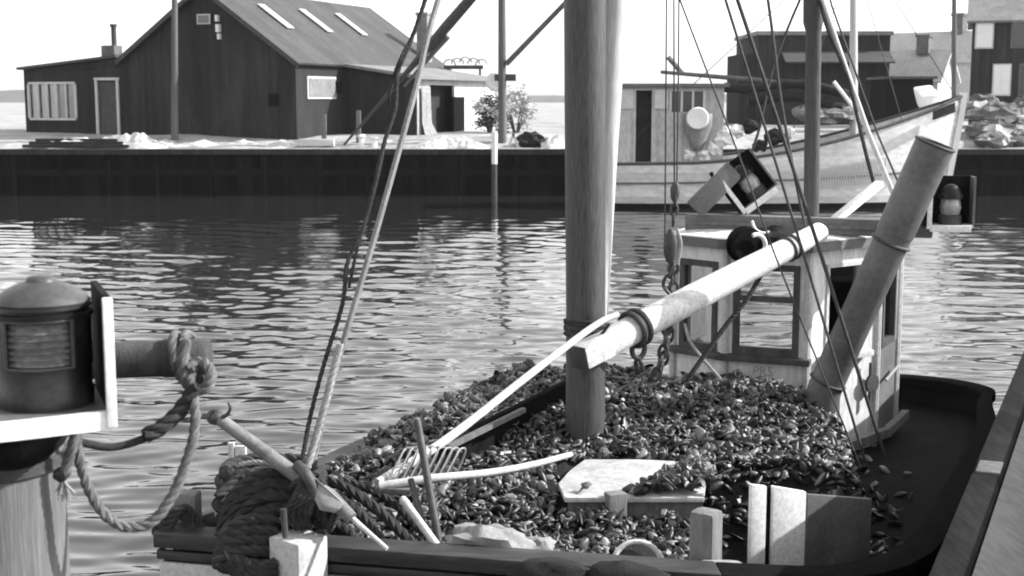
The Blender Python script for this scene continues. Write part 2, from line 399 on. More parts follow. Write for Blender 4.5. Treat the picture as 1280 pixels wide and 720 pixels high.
G = Vector((.93, -.37, 0)).normalized(); A_ = Vector((.37, .93, 0)).normalized(); UP = Vector((0, 0, 1))
def shed():
    c0 = Vector((-13.82, 62, 2.3))
    t = thing('net_shed', c0, 'big dark boarded shed with a grey pitched roof behind the quay', 'shed')
    def P(w, l, z): return Vector((c0.x, c0.y, 0)) + G * w + A_ * l + UP * z
    g = 2.0; W = 4.68; EZ = U(372, 76, 60.3).z; RZ = U(261, -15, 62).z; LEN = 15.8
    MB().slab([P(-W, 0, g), P(W, 0, g), P(W, 0, EZ), P(0, 0, RZ), P(-W, 0, EZ)], -.12).build('gable_wall', M['house_boards'], t)
    MB().slab([P(W, .13, g), P(W, LEN, g), P(W, LEN, EZ), P(W, .13, EZ)], -.12).build('side_wall', M['house_boards'], t)
    MB().slab([P(-W, .13, g), P(-W, LEN, g), P(-W, LEN, EZ), P(-W, .13, EZ)], .12).build('side_wall', M['house_boards'], t)
    MB().slab([P(-W, LEN, g), P(W, LEN, g), P(W, LEN, EZ), P(0, LEN, RZ), P(-W, LEN, EZ)], .12).build('gable_wall', M['house_boards'], t)
    sl_ = (RZ - EZ) / W
    e = .3
    rf = MB().slab([P(0, -.25, RZ + .12), P(W + e, -.25, EZ + .12 - e * sl_), P(W + e, LEN + .25, EZ + .12 - e * sl_), P(0, LEN + .25, RZ + .12)], -.1)
    rf.slab([P(0, -.25, RZ + .12), P(-W - .1, -.25, EZ + .12 - .1 * sl_), P(-W - .1, LEN + .25, EZ + .12 - .1 * sl_), P(0, LEN + .25, RZ + .12)], .1)
    roof = rf.build('roof', M['roof_felt'], t)
    for l in (2.7, 6.4, 10.0):
        a, b_ = 1.1, 2.7
        q = []
        for (w_, ll) in ((a, l), (b_, l), (b_, l + .6), (a, l + .6)): q.append(P(w_, ll, RZ + .12 - w_ * sl_ + .07))
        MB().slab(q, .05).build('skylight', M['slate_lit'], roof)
    # bargeboards
    MB().bar(P(0, -.28, RZ + .02), P(W + e, -.28, EZ - e * sl_), .05, .2).bar(P(0, -.28, RZ + .02), P(-W, -.28, EZ), .05, .2).build('bargeboard', M['dark_wood'], t)
    GZ = U(263, 24, 62).z
    f = MB().box(P(.05, -.06, GZ), (.7, .06, .45), Matrix((G, A_, UP)).transposed()).build('window', M['trim'], t)
    MB().box(P(.05, -.1, GZ), (.55, .03, .32), Matrix((G, A_, UP)).transposed()).build('pane', M['slate_pale'], f)
    RB = Matrix((G, A_, UP)).transposed()
    l_ = MB()
    l_.box(P(.80, -.12, GZ + .02), (.12, .2, .28), RB).box(P(.84, -.12, GZ - .42), (.16, .2, .34), RB).box(P(.88, -.12, GZ - .78), (.1, .2, .25), RB)
    l_.build('lamp_bracket', M['white_edge'], t)
    MB().box(P(3.55, -.07, 4.0), (.45, .06, .55), RB).build('hatch', M['black_tar'], t)
    # side window
    f = MB().box(P(W + .04, 2.2, 4.55), (.06, 2.6, 1.0), RB).build('window', M['trim'], t)
    MB().box(P(W + .08, 2.2, 4.55), (.04, 2.4, .82), RB).build('pane', M['slate_pale'], f)
    MB().box(P(W + .16, 3.55, 4.6), (.14, .3, .6), RB).build('lamp_bracket', M['black_tar'], t)
    # left lean-to
    X0 = -10.25
    wl = P(0, 0, 0)
    lw = MB()
    wx0, wx1, wz0, wz1 = -9.95, -7.25, 3.15, 4.75; dx0, dx1, dz1 = -6.05, -4.75, 4.85
    def pan(a, b, z0, z1): lw.box(P((a + b) / 2, .06, (z0 + z1) / 2), (b - a, .12, z1 - z0), RB)
    def top(w_): return 5.38 + (w_ - X0) / (-W - X0) * .5
    pan(X0, wx0, g, 5.38); pan(wx0, wx1, g, wz0); pan(wx0, wx1, wz1, 5.4); pan(wx1, dx0, g, 5.45); pan(dx0, dx1, dz1, 5.5); pan(dx1, -W - .01, g, 5.6)
    lw.box(P(X0 + .06, 3.1, (g + 5.3) / 2), (.12, 6, 5.3 - g), RB)
    lw.box(P((X0 - W) / 2, 6.1, (g + 5.4) / 2), (-W - X0, .12, 5.4 - g), RB)
    lw.slab([P(X0, .005, 5.3), P(-W - .01, .005, 5.55), P(-W - .01, .005, 5.94), P(X0, .005, 5.41)], -.1)
    lw.build('lean_to_wall', M['house_boards'], t)
    MB().slab([P(X0 - .2, -.25, 5.42), P(-W, -.25, 5.95), P(-W, 6.3, 5.95), P(X0 - .2, 6.3, 5.42)], .12).build('lean_to_roof', M['roof_felt'], t)
    # window with curtains
    f = MB()
    for a, b, z0, z1 in ((wx0, wx1, wz0 - .1, wz0), (wx0, wx1, wz1, wz1 + .1), (wx0 - .08, wx0 + .03, wz0, wz1), (wx1 - .03, wx1 + .08, wz0, wz1)):
        f.box(P((a + b) / 2, -.02, (z0 + z1) / 2), (b - a, .1, z1 - z0), RB)
    for k in (1, 2, 3, 4):
        a = wx0 + (wx1 - wx0) * k / 5; f.box(P(a, -.02, (wz0 + wz1) / 2), (.07, .08, wz1 - wz0), RB)
    fo = f.build('window', M['trim'], t)
    MB().box(P((wx0 + wx1) / 2, .04, (wz0 + wz1) / 2), (wx1 - wx0, .02, wz1 - wz0), RB).build('pane', M['pane'], fo)
    c_ = MB()
    for a, b in ((.03, .14), (.22, .34), (.42, .58)):
        for k in range(4):
            u = wx0 + (wx1 - wx0) * (a + (b - a) * (k + .5) / 4)
            c_.box(P(u, .2 + .03 * (k % 2), 3.95), ((b - a) * .27 * 2.7, .05, 1.56), RB)
    c_.build('curtain', M['curtain'], fo)
    MB().box(P(-7.8, .25, 3.95), (1.2, .04, 1.56), RB).build('curtain', M['slate_pale'], fo)
    MB().box(P(-8.6, 1.6, 3.95), (2.8, .05, 2.2), RB).build('room_wall', M['room'], t)
    # door
    d = MB()
    d.box(P(dx0 + .05, -.04, (g + dz1) / 2 + .1), (.11, .1, dz1 - g), RB).box(P(dx1 - .05, -.04, (g + dz1) / 2 + .1), (.11, .1, dz1 - g), RB).box(P((dx0 + dx1) / 2, -.04, dz1 + .12), (dx1 - dx0 + .1, .1, .12), RB)
    do = d.build('door_frame', M['trim'], t)
    MB().box(P((dx0 + dx1) / 2, .06, (g + dz1) / 2), (dx1 - dx0 - .01, .06, dz1 - g - .01), RB).build('door', M['dark_wood'], do)
    # chimney
    ch = MB().box(P(-6.0, 1.2, 5.95), (.75, .6, 1.2), RB).build('chimney', M['brick'], t)
    MB().tube([P(-5.85, 1.2, 6.5), P(-5.85, 1.2, 7.5)], .13, 10).tube([P(-5.85, 1.2, 7.42), P(-5.85, 1.2, 7.55)], .18, 10).build('stove_pipe', M['iron'], ch)
    # right lean-to
    L0 = 4.3; L1 = W + 3.75; LE = L0 + 9.6; HZ0, HZ1 = 5.45, 5.0
    MB().slab([P(W, L0, g), P(L1, L0, g), P(L1, L0, HZ1), P(W, L0, HZ0)], -.12).build('annex_wall', M['house_boards'], t)
    sw = MB()
    def spn(a, b, z0, z1): sw.box(P(L1 - .06, (a + b) / 2, (z0 + z1) / 2), (.12, b - a, z1 - z0), RB)
    spn(L0 + .14, L0 + 1.5, g, HZ1); spn(L0 + 1.5, L0 + 4.3, 4.7, HZ1); spn(L0 + 4.3, LE, g, HZ1)
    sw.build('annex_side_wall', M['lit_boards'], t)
    MB().box(P(L1 - .7, L0 + 3, 3.5), (.1, 3.4, 3.2), RB).build('room_wall', M['room'], t)
    MB().box(P(L1 + .08, L0 + 4.6, 3.1), (.08, 1.3, 2.1), RB).build('sliding_door', M['black_tar'], t)
    MB().box(P((W + L1) / 2, LE, 3.6), (L1 - W, .12, 3.2), RB).build('annex_wall', M['house_boards'], t)
    MB().slab([P(W, L0 - .3, HZ0 + .25), P(L1 + .45, L0 - .3, HZ1 + .08), P(L1 + .45, LE + .3, HZ1 + .08), P(W, LE + .3, HZ0 + .25)], -.14).build('annex_roof', M['slate_pale'], t)
    # tarpaulin hanging beside the doorway, and the rack seen above the roof
    q = MB(); vs = []
    for i in range(9):
        for k in range(7):
            z = 4.6 - i * .33; l = L0 + .35 + (k / 6) * (1.1 + .5 * max(0, i - 5) / 3)
            vs.append(P(L1 + .1 + .05 * math.sin(k * 1.9 + i * .3) + .09 * max(0, i - 5), l, z))
    q.add(vs, [(i * 7 + k, i * 7 + k + 1, (i + 1) * 7 + k + 1, (i + 1) * 7 + k) for i in range(8) for k in range(6)])
    tarp = q.build('tarpaulin', M['canvas'], smooth=True); tarp.modifiers.new('thickness', 'SOLIDIFY').thickness = .02
    tag(tarp, 'pale tarpaulin hanging beside the dark doorway of the shed annex', 'tarpaulin')
    st = MB().box(P(4.1, 14.4, 6.9), (.62, .62, 3.4), RB).box(P(4.1, 14.4, 8.55), (.72, .72, .14), RB).build('chimney', M['slate_pale'], roof)
    r_ = thing('drying_rack', U(582, 85, 74), 'pale hooped drying rack sticking up behind the annex roof', 'rack')
    b = MB()
    for k in range(5):
        p = U(562 + 10 * k, 84 - (2 - abs(k - 2)) * 1.5, 74); b.torus(p + Vector((0, 0, .1)), .32, .05, Matrix.Rotation(PI / 2, 3, 'X') @ Matrix.Rotation(0, 3, 'Y'), n=12, k=6, a0=0, a1=PI)
    b.build('hoops', M['trim'], r_)
    b = MB().bar(U(555, 84, 74), U(604, 84, 74), .3, .2)
    for k in (560, 600): b.bar(U(k, 84, 74), Vector((U(k, 84, 74).x, 74, 2.2)), .12, .12)
    b.build('beam', M['dark_wood'], r_)
shed()

def gable_house(name, label, c, wdt, dep, ez, rz, rot, wall, roofm, wins, gz=2.3, cat='house', chim=None, ridge_x=True):
    t = thing(name, (c[0], c[1], gz), label, cat)
    Rm = Matrix.Rotation(rot, 3, 'Z'); o = Vector((c[0], c[1], 0))
    def P(x, y, z): return o + Rm @ Vector((x, y, z))
    h, d = wdt / 2, dep / 2
    body = MB()
    if ridge_x:   # ridge along local y, gable toward -y
        body.slab([P(-h, -d, gz), P(h, -d, gz), P(h, -d, ez), P(0, -d, rz), P(-h, -d, ez)], -.15)
        body.slab([P(-h, d, gz), P(h, d, gz), P(h, d, ez), P(0, d, rz), P(-h, d, ez)], .15)
        body.slab([P(-h, -d + .15, gz), P(-h, d - .15, gz), P(-h, d - .15, ez), P(-h, -d + .15, ez)], .15)
        body.slab([P(h, -d + .15, gz), P(h, d - .15, gz), P(h, d - .15, ez), P(h, -d + .15, ez)], -.15)
        rq = [[P(0, -d - .3, rz + .1), P(s * (h + .3), -d - .3, ez + .1 - .3 * (rz - ez) / h), P(s * (h + .3), d + .3, ez + .1 - .3 * (rz - ez) / h), P(0, d + .3, rz + .1)] for s in (-1, 1)]
    else:
        body.slab([P(-h, -d, gz), P(h, -d, gz), P(h, -d, ez), P(-h, -d, ez)], -.15)
        body.slab([P(-h, d, gz), P(h, d, gz), P(h, d, ez), P(-h, d, ez)], .15)
        for s in (-1, 1): body.slab([P(s * h, -d + .15, gz), P(s * h, d - .15, gz), P(s * h, d - .15, ez), P(s * h, 0, rz), P(s * h, -d + .15, ez)], -.15 * s)
        rq = [[P(-h - .3, 0, rz + .1), P(-h - .3, s * (d + .3), ez + .1 - .3 * (rz - ez) / d), P(h + .3, s * (d + .3), ez + .1 - .3 * (rz - ez) / d), P(h + .3, 0, rz + .1)] for s in (-1, 1)]
    body.build('wall', wall, t)
    r = MB()
    for i, q in enumerate(rq): r.slab(q, .14 * (1 if (i == 0) == ridge_x else -1))
    ro = r.build('roof', roofm, t)
    for wn in wins:
        x, z, ww, hh, mt = wn
        f = MB().box(P(x, -d - .03, z), (ww, .1, hh), Rm).build('window', M[mt], t)
        MB().box(P(x, -d - .085, z), (ww - .16, .03, hh - .16), Rm).box(P(x, -d - .1, z), (.05, .04, hh - .1), Rm).box(P(x, -d - .1, z + .1), (ww - .1, .04, .05), Rm).build('pane', M['white_edge'] if mt == 'trim' else M['dull_pane'], f)
    if chim:
        cx, cy, cz, ch = chim
        MB().box(P(cx, cy, cz), (.8, .8, ch), Rm).box(P(cx, cy, cz + ch / 2), (.95, .95, .18), Rm).build('chimney', M['brick'], ro)
    return t

def right_shore():
    # flat-roofed warehouse
    d = 82; x0, x1 = U(946, 130, d).x, U(1110, 130, d).x; zt = U(0, 44, d).z
    t = thing('warehouse', ((x0 + x1) / 2, d, 2.3), 'dark flat-topped warehouse with a pale band beyond the moored boat', 'warehouse')
    MB().box(((x0 + x1) / 2, d + 4, (2.3 + zt) / 2), (x1 - x0, 8, zt - 2.3)).build('wall', M['dark_boards'], t)
    MB().box(((x0 + x1) / 2, d + 4, zt + .12), (x1 - x0 + .3, 8.3, .24)).build('roof', M['slate_pale'], t)
    z1, z0 = U(0, 66, d).z, U(0, 80, d).z; xa = U(975, 130, d).x
    MB().slab([(xa, d - 1.4, z0), (x1 - .05, d - 1.4, z0), (x1 - .05, d, z1), (xa, d, z1)], .1).build('canopy', M['roof_felt'], t)
    xl = U(926, 130, d).x
    MB().box(((xl + x0) / 2 - .01, d + 3, (2.3 + U(0, 67, d).z) / 2), (x0 - xl - .02, 5, U(0, 67, d).z - 2.3)).build('side_wing', M['dark_boards'], t)
    # tall dark house at the right edge
    d = 74; h_ = 3.9
    gable_house('harbour_house', 'tall dark house with white windows at the right end of the quay', (29.5, 76.2), 2 * h_, 7, U(1212, 24, d).z, U(1212, -30, d).z, R_(-18.6), M['dark_boards'], M['slate_pale'],
                [(-h_ + .62, U(1212, 42, d).z, .95, 1.6, 'trim'), (-h_ + 1.6, U(1242, 100, d).z, .95, 1.7, 'trim'), (-h_ + 2.9, U(1270, 100, d).z, .9, 1.7, 'grey_wood'), (-h_ + 2.4, U(1262, 42, d).z, .9, 1.6, 'grey_wood')], ridge_x=False)
    d = 95; cx = U(1183, 130, d).x
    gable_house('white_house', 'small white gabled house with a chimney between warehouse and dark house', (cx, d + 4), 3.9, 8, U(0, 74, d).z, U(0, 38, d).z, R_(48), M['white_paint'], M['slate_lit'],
                [(-.1, U(0, 76, d).z, 1.3, 1.4, 'dark_wood')], chim=(.1, -2, U(0, 30, d).z, 1.6), cat='house')
    d = 88; cx = U(1152, 130, d).x
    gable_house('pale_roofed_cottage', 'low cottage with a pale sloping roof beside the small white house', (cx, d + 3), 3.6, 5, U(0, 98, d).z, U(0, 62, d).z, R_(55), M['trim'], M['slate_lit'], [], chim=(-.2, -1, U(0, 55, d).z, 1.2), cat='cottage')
    d = 66; x0, x1 = U(1108, 130, d).x, U(1166, 130, d).x
    t = thing('dark_hut', ((x0 + x1) / 2, d, 2.3), 'low black hut behind the bow of the moored boat', 'hut')
    MB().box(((x0 + x1) / 2, d + 1.6, (2.2 + U(0, 98, d).z) / 2), (x1 - x0, 3, U(0, 98, d).z - 2.2)).build('wall', M['black_tar'], t)
    MB().box(((x0 + x1) / 2, d + 1.6, U(0, 97, d).z), (x1 - x0 + .3, 3.4, .12)).build('roof', M['roof_felt'], t)
    b = MB(); q = [U(1140, 108, 63.5), U(1164, 105, 63.5), U(1168, 128, 63.8), U(1172, 136, 63.4), U(1156, 138, 63.2), U(1146, 132, 63.5)]
    b.slab(q, -1.4); o = b.build('white_tarpaulin', M['white_edge'], bevel=.15); tag(o, 'bright white tarpaulin bundle in front of the black hut', 'tarpaulin')
    # rubble heap on the quay
    k = 0
    for i in range(46):
        px = random.uniform(1216, 1300); d = random.uniform(59, 68); x = U(px, 130, d).x
        g = 1.95 + (d - 58) * .2; r = random.uniform(.25, .75)
        b = MB().blob((x, d, g + r * .15), (r * random.uniform(1, 1.6), r, r * random.uniform(.45, .75)), Matrix.Rotation(random.uniform(0, 3), 3, 'Z'), n=9, m=6, amp=.35, fr=1.7, seed=i)
        pale = random.random() < .4
        o = b.build('boulder', M['pale_rock'] if pale else M['rock'])
        tag(o, 'pale weathered boulder in the rubble on the right-hand quay' if pale else 'dark rough boulder in the rubble on the right-hand quay', 'boulder', 'pale boulders on the quay' if pale else 'dark boulders on the quay')
    # poles
    for px, d, top_, r, lab, m in ((218, 60.5, -90, .145, 'grey utility pole standing before the big shed gable', 'pole_wood'), (1193, 63, -70, .12, 'dark utility pole rising behind the bow of the white boat', 'pole_wood')):
        p = U(px, 168, d); p.z = 1.9; q = U(px, top_, d)
        t = thing('utility_pole', p, lab, 'pole')
        MB().tube([p, q], [r * 1.15, r * .8], 12).build('shaft', M[m], t, smooth=True)
        MB().bar(q + Vector((-.9, 0, -.5)), q + Vector((.9, 0, -.5)), .1, .12).build('cross_arm', M['dark_wood'], t)
    MB  # quay derrick: post and slanting jib
    p = U(628, 178, 60); p.z = 1.9; q = U(627, -120, 60)
    t = thing('quay_derrick', p, 'dark wooden derrick post with slanting jib on the far quay', 'derrick')
    MB().tube([p, q], [.19, .15], 12).build('post', M['pole_wood'], t, smooth=True)
    MB().tube([U(633, 80, 59.9), U(770, -62, 58)], [.12, .1], 10).build('jib', M['pole_wood'], t, smooth=True)
    MB().bar(U(618, 97, 60), U(645, 97, 60), .2, .3).build('collar', M['dark_wood'], t)
    p = U(430, 181, 59.2); q = U(606, -22, 56)
    t = thing('sheer_leg', p, 'dark tapering spar leaning up over the far quay, thinner at its foot', 'spar')
    m_ = [p.lerp(q, k / 8) for k in range(9)]
    MB().tube(m_, [.05, .06, .07, .09, .13, .2, .23, .22, .2], 12).build('spar', M['dark_wood'], t, smooth=True)
    MB().tube([U(505, 108, 58), U(560, 45, 57)], [.05, .13], 10).build('furled_canvas', M['grey_wood'], t, smooth=True)
    # piling with white top in front of the quay
    p = U(618, 242, 57.2); p.z = -1.5; q = U(618, 165, 57.2)
    t = thing('fender_pile', p, 'slim pile with a white painted top standing against the far quay', 'pile')
    MB().tube([p, U(618, 205, 57.2)], .12, 10).build('shaft', M['dark_wood'], t, smooth=True)
    MB().tube([U(618, 205, 57.2), q], .122, 10).build('painted_top', M['white_edge'], t, smooth=True)
    for px, y0, lab in ((405, 143, 'short grey post nearest the shed window on the far quay'), (448, 138, 'short grey post before the dark annex wall on the far quay')):
        p = U(px, 172, 60); p.z = 2.0
        tag(MB().bar(p, U(px, y0, 60), .2, .2).build('short_post', M['grey_wood'], bevel=.02), lab, 'post')
    # white shell heaps along the quay edge
    def heap(px0, px1, d, hgt, lab, prof, dep=1.4):
        b = MB(); n, m = 90, 16; vs = []
        xa, xb = U(px0, 130, d).x, U(px1, 130, d).x
        for i in range(n + 1):
            u = i / n; x = xa + (xb - xa) * u
            for k in range(m + 1):
                v = k / m; z = hgt * prof(u) * math.sin(PI * v) ** .7 * (.62 + .3 * pnoise(Vector((x * 1.3, v * 4, d))) + .3 * pnoise(Vector((x * 4.1, v * 11, d))))
                vs.append((x, d + dep * (v - .5) * (1.0 + .3 * math.sin(u * 9)), (1.9 if v < .2 else 2.0) + z))
        b.add(vs, [(i * (m + 1) + k, (i + 1) * (m + 1) + k, (i + 1) * (m + 1) + k + 1, i * (m + 1) + k + 1) for i in range(n) for k in range(m)])
        tag(b.build('shell_heap', M['shells'], smooth=True), lab, 'shell heap')
    bump = lambda c, w_: (lambda u: math.exp(-((u - c) / w_) ** 2))
    heap(40, 212, 59.2, .85, 'long white shell heap peaking beside the shed door', lambda u: min(1, u * 6) * (.38 + .5 * u) * (1 if u < .8 else max(0, (1 - u) / .2)) * (1.0 + .25 * math.exp(-((u - .74) / .1) ** 2)))
    heap(515, 612, 59.0, .62, 'low white shell mound before the annex doorway', lambda u: math.sin(PI * u))
    heap(676, 745, 59.2, .85, 'white shell mound on the quay edge behind the tall mast', lambda u: math.sin(PI * min(1, u * .9 + .1)))
    heap(190, 372, 59.8, .42, 'long flat strip of pale shells along the quay below the gable', lambda u: .6 + .3 * math.sin(u * 23))
    heap(372, 520, 60.2, .35, 'flat strip of pale shells along the quay below the dark annex', lambda u: .55 + .4 * math.sin(u * 19))
    # low dark board pile at the left under the shells
    p0, p1 = U(28, 178, 58.4), U(160, 178, 58.4)
    b = MB()
    for k in range(3): b.bar(Vector((p0.x + .2 * k, 58.5 + .25 * k, 2.05 + .12 * k)), Vector((p1.x - .3 * k, 58.5 + .25 * k, 2.05 + .12 * k)), .3, .12)
    tag(b.build('board_stack', M['dark_boards']), 'flat stack of dark boards under the long white shell heap', 'board stack')
    # small quay clutter
    for px, y0, y1, d, lab, m, kind in ((452, 168, 180, 59, 'small white bollard of a pair beneath the annex', 'white_edge', 'bollard'), (468, 171, 181, 59, 'smaller white bollard beside the leaning spar foot', 'white_edge', 'bollard'),
                                  (641, 166, 182, 59, 'pale forked trestle beside the derrick post', 'trim', 'trestle')):
        p = U(px, y1, d); p.z = 1.93; q = U(px, y0, d)
        b = MB()
        if kind == 'trestle': b.bar(p + Vector((-.2, 0, 0)), q + Vector((.05, 0, 0)), .1, .1).bar(p + Vector((.25, 0, 0)), q, .1, .1)
        else: b.lathe([(.16, 0), (.13, .1), (.12, (q.z - p.z) * .7), (.2, (q.z - p.z) * .85), (.14, q.z - p.z)], p, 12)
        tag(b.build(kind, M[m], smooth=True), lab, kind)
    tag(MB().box(U(396, 178, 59) , (1.5, .5, .3)).build('fish_box', M['trim'], bevel=.02), 'long pale fish box lying on the quay left of the bollards', 'fish box')
    for i, (px, r) in enumerate(((662, .55), (672, .4), (655, .3))):
        p = U(px, 177, 59.5); p.z = 2.05
        tag(MB().blob(p + Vector((0, 0, .15)), (r, .4, r * .7), n=10, m=7, amp=.35, seed=i + 60).build('net_bundle', M['dark_canvas']), ('largest', 'middle', 'smallest')[i] + ' dark net bundle right of the derrick foot', 'net bundle')
    # bushes behind the derrick
    def bush(px, d, w_, h_, lab, m, seed):
        c = U(px, 170, d); c.z = 2.2
        t = thing('bush', c, lab, 'bush'); r = random.Random(seed)
        b = MB()
        for k in range(7):
            a = r.uniform(0, 6.28); e = c + Vector((math.cos(a) * w_ * .35, math.sin(a) * w_ * .3, h_ * r.uniform(.5, .9))); b.tube([c, c.lerp(e, .5) + Vector((0, 0, .1)), e], [.06, .012], 5)
        b.build('stems', M['bark'], t)
        b = MB(); cl = [(c + Vector((r.gauss(0, .28) * w_, r.gauss(0, .25) * w_, h_ * r.uniform(.2, .95)))) for k in range(16)]
        for k in range(1500):
            q = r.choice(cl); p = q + Vector((r.gauss(0, .17), r.gauss(0, .17), r.gauss(0, .15)))
            if p.z < c.z: continue
            u = Vector((r.gauss(0, 1), r.gauss(0, 1), r.gauss(0, 1))).normalized(); x, y, _ = basis(u); s_ = r.uniform(.05, .11)
            b.add([p - x * s_, p + y * s_ * .5, p + x * s_, p - y * s_ * .5], [(0, 1, 2, 3)])
        b.build('foliage', M[m], t)
    bush(612, 66, 1.1, 1.9, 'dark bush against the pale end of the shed annex', 'leaf', 1)
    bush(645, 65, 1.7, 2.2, 'pale rounded bush just right of the derrick post', 'pale_leaf', 2)
    tag(MB().torus(U(620, 102, 61), .33, .12, Matrix.Rotation(PI / 2, 3, 'X'), n=20).lathe([(.3, 0), (.3, .05)], U(620, 102, 61), 16, Matrix.Rotation(PI / 2, 3, 'X')).build('lifebuoy', M['white_edge'], smooth=True), 'white lifebuoy hanging on the derrick post by the annex', 'lifebuoy')
right_shore()

# ------------------------------------------------------------------ moored white boat
def far_boat():
    D = 52.0
    xs0, xs1 = 2.4, U(1213, 130, 51).x
    t = thing('fishing_boat', ((xs0 + xs1) / 2, D, 0), 'white fishing boat moored at the far quay with its bow to the right', 'fishing boat')
    L_ = xs1 - xs0
    def sheer(s): return 1.62 + .25 * s + 2.25 * max(0, (s - .28) / .72) ** 1.75 * 1.0
    def hb(s): return 1.95 * (1 - max(0, (s - .45) / .55) ** 2.3) * (1 - .25 * max(0, (.25 - s) / .25) ** 2) + .06
    n = 40; rows = [(-.6, .55), (.18, .86), (.85, .95), (1.0, 1.0)]
    def ring(z0m, z1m, name, mt):
        b = MB(); vs = []
        m = 5
        for i in range(n + 1):
            s = i / n; rake = 1.1 * max(0, (s - .5) / .5) ** 3
            for side in (-1, 1):
                for k in range(m + 1):
                    v = k / m; zb, ztop = z0m(s), z1m(s); z = zb + (ztop - zb) * v
                    fl = .62 + .38 * min(1, max(0, (z + .6) / (sheer(s) + .6))) ** .6
                    x = xs0 + L_ * s - rake * (1 - min(1, max(0, z) / 4)) * .55
                    vs.append((x, D + side * hb(s) * fl, z))
        w_ = 2 * (m + 1)
        fs = []
        for i in range(n):
            for sd_ in (0, 1):
                for k in range(m):
                    a = i * w_ + sd_ * (m + 1) + k; fs.append((a, a + w_, a + w_ + 1, a + 1))
        for k in range(m): fs.append((k, k + 1, m + 1 + k + 1, m + 1 + k)); e = n * w_; fs.append((e + k, e + k + 1, e + m + 1 + k + 1, e + m + 1 + k))
        b.add(vs, fs); return b.build(name, mt, t, smooth=True)
    ring(lambda s: .2, sheer, 'hull', M['far_hull'])
    ring(lambda s: -.9, lambda s: .2, 'boot_top', M['black_tar'])
    # stem post, cap rail, rubbing strake, deck
    b = MB(); st = [Vector((xs1 + .06 - 1.1 * .55 * (1 - min(1, max(0, z) / 4)), D, z)) for z in (-.6, .5, 1.5, 2.6, 3.6, 4.28)]
    for p, q in zip(st, st[1:]): b.bar(p, q, .22, .3, up=(0, 1, 0))
    b.build('stem_post', M['white_edge'], t)
    for sd_ in (-1, 1):
        b = MB(); b.tube([(xs0 + L_ * i / n, D + sd_ * (hb(i / n) + .02), sheer(i / n) + .03) for i in range(n + 1)], .06, 8); b.build('cap_rail', M['dark_wood'], t, smooth=True)
    b = MB(); b.tube([(xs0 + L_ * i / n - .2 * (i / n) ** 3, D - (hb(i / n) * .965 + .02), .95 + .5 * (i / n) ** 2) for i in range(0, n - 3)], .045, 6); b.build('rubbing_strake', M['grey_wood'], t, smooth=True)
    b = MB(); vs = []
    for i in range(n + 1): s = i / n; vs += [(xs0 + L_ * s, D - hb(s) * .95, sheer(s) - .45), (xs0 + L_ * s, D + hb(s) * .95, sheer(s) - .45)]
    b.add(vs, [(2 * i, 2 * i + 2, 2 * i + 3, 2 * i + 1) for i in range(n)]); b.build('deck', M['deck'], t)
    # fender boards on the side
    b = MB()
    for k in range(26):
        px = 1024 + k * 3.4; s = (U(px, 130, 50.4).x - xs0) / L_; y = D - hb(s) * .99 - .03
        b.bar((U(px, 130, y).x, y - .04, .75 + .25 * k / 26), (U(px, 130, y).x, y - .03, U(0, 212 - k * .6, y).z), .05, .03)
    b.build('chafing_battens', M['trim'], t)
    q = [U(1166, 139, 50.8), U(1193, 128, 51.3), U(1193, 140, 51.3), U(1166, 150, 50.8)]
    MB().slab([p + Vector((0, -.12, 0)) for p in q], .05).build('name_board', M['dark_paint'], t)
    # wheelhouse
    y0 = 51.2; xa, xb = U(772, 130, y0).x, U(905, 130, y0).x; zb, zt = 1.3, U(0, 109, y0).z
    wb = MB(); dx0, dx1 = U(795, 130, y0).x, U(815, 130, y0).x; dzt = U(0, 113, y0).z
    def pn(a, b_, z0, z1): wb.box(((a + b_) / 2, y0 + .05, (z0 + z1) / 2), (b_ - a, .1, z1 - z0))
    w0, w1 = U(838, 130, y0).x, U(880, 130, y0).x; wz0, wz1 = U(0, 140, y0).z, U(0, 114, y0).z
    pn(xa, dx0, zb, zt); pn(dx0, dx1, dzt, zt); pn(dx1, w0, zb, zt); pn(w0, w1, zb, wz0); pn(w0, w1, wz1, zt); pn(w1, xb, zb, zt)
    wb.box((xa + .05, y0 + 1.3, (zb + zt) / 2), (.1, 2.4, zt - zb)).box((xb - .05, y0 + 1.3, (zb + zt) / 2), (.1, 2.4, zt - zb)).box(((xa + xb) / 2, y0 + 2.5, (zb + zt) / 2), (xb - xa, .1, zt - zb))
    wh = wb.build('wheelhouse', M['far_cabin'], t)
    MB().box(((xa + xb) / 2, y0 + 1.25, zt + .07), (xb - xa + .35, 2.9, .13)).build('roof', M['grey_paint'], wh)
    f = MB()
    for k in range(4): f.box((w0 + (w1 - w0) * k / 3, y0 - .02, (wz0 + wz1) / 2), (.08, .06, wz1 - wz0))
    f.build('window', M['trim'], wh)
    MB().box(((w0 + w1) / 2, y0 + .05, (wz0 + wz1) / 2), (w1 - w0, .02, wz1 - wz0)).build('pane', M['dull_pane'], wh)
    MB().box(((dx0 + dx1) / 2, y0 + .4, (zb + dzt) / 2), (dx1 - dx0 + .5, .06, dzt - zb)).build('doorway', M['room'], wh)
    for px0, px1 in ((776, 792), (818, 835)):
        MB().slab([U(px0, 136, y0 - .03), U(px1, 136, y0 - .03), U(px1, 112, y0 - .03), U(px0, 112, y0 - .03)], .03).build('panel', M['trim'], wh)
    # lifebuoy + canvas on the wheelhouse front
    p = U(872, 148, y0 - .42)
    tag(MB().lathe([(.02, .03), (.25, .06), (.38, .07), (.42, 0), (.38, -.07), (.02, -.05)], p, 20, Matrix.Rotation(PI / 2, 3, 'X')).build('lifebuoy', M['white_edge'], smooth=True), 'white round lifebuoy hung on the side of the far wheelhouse', 'lifebuoy')
    b = MB(); n_ = 8; vs = []
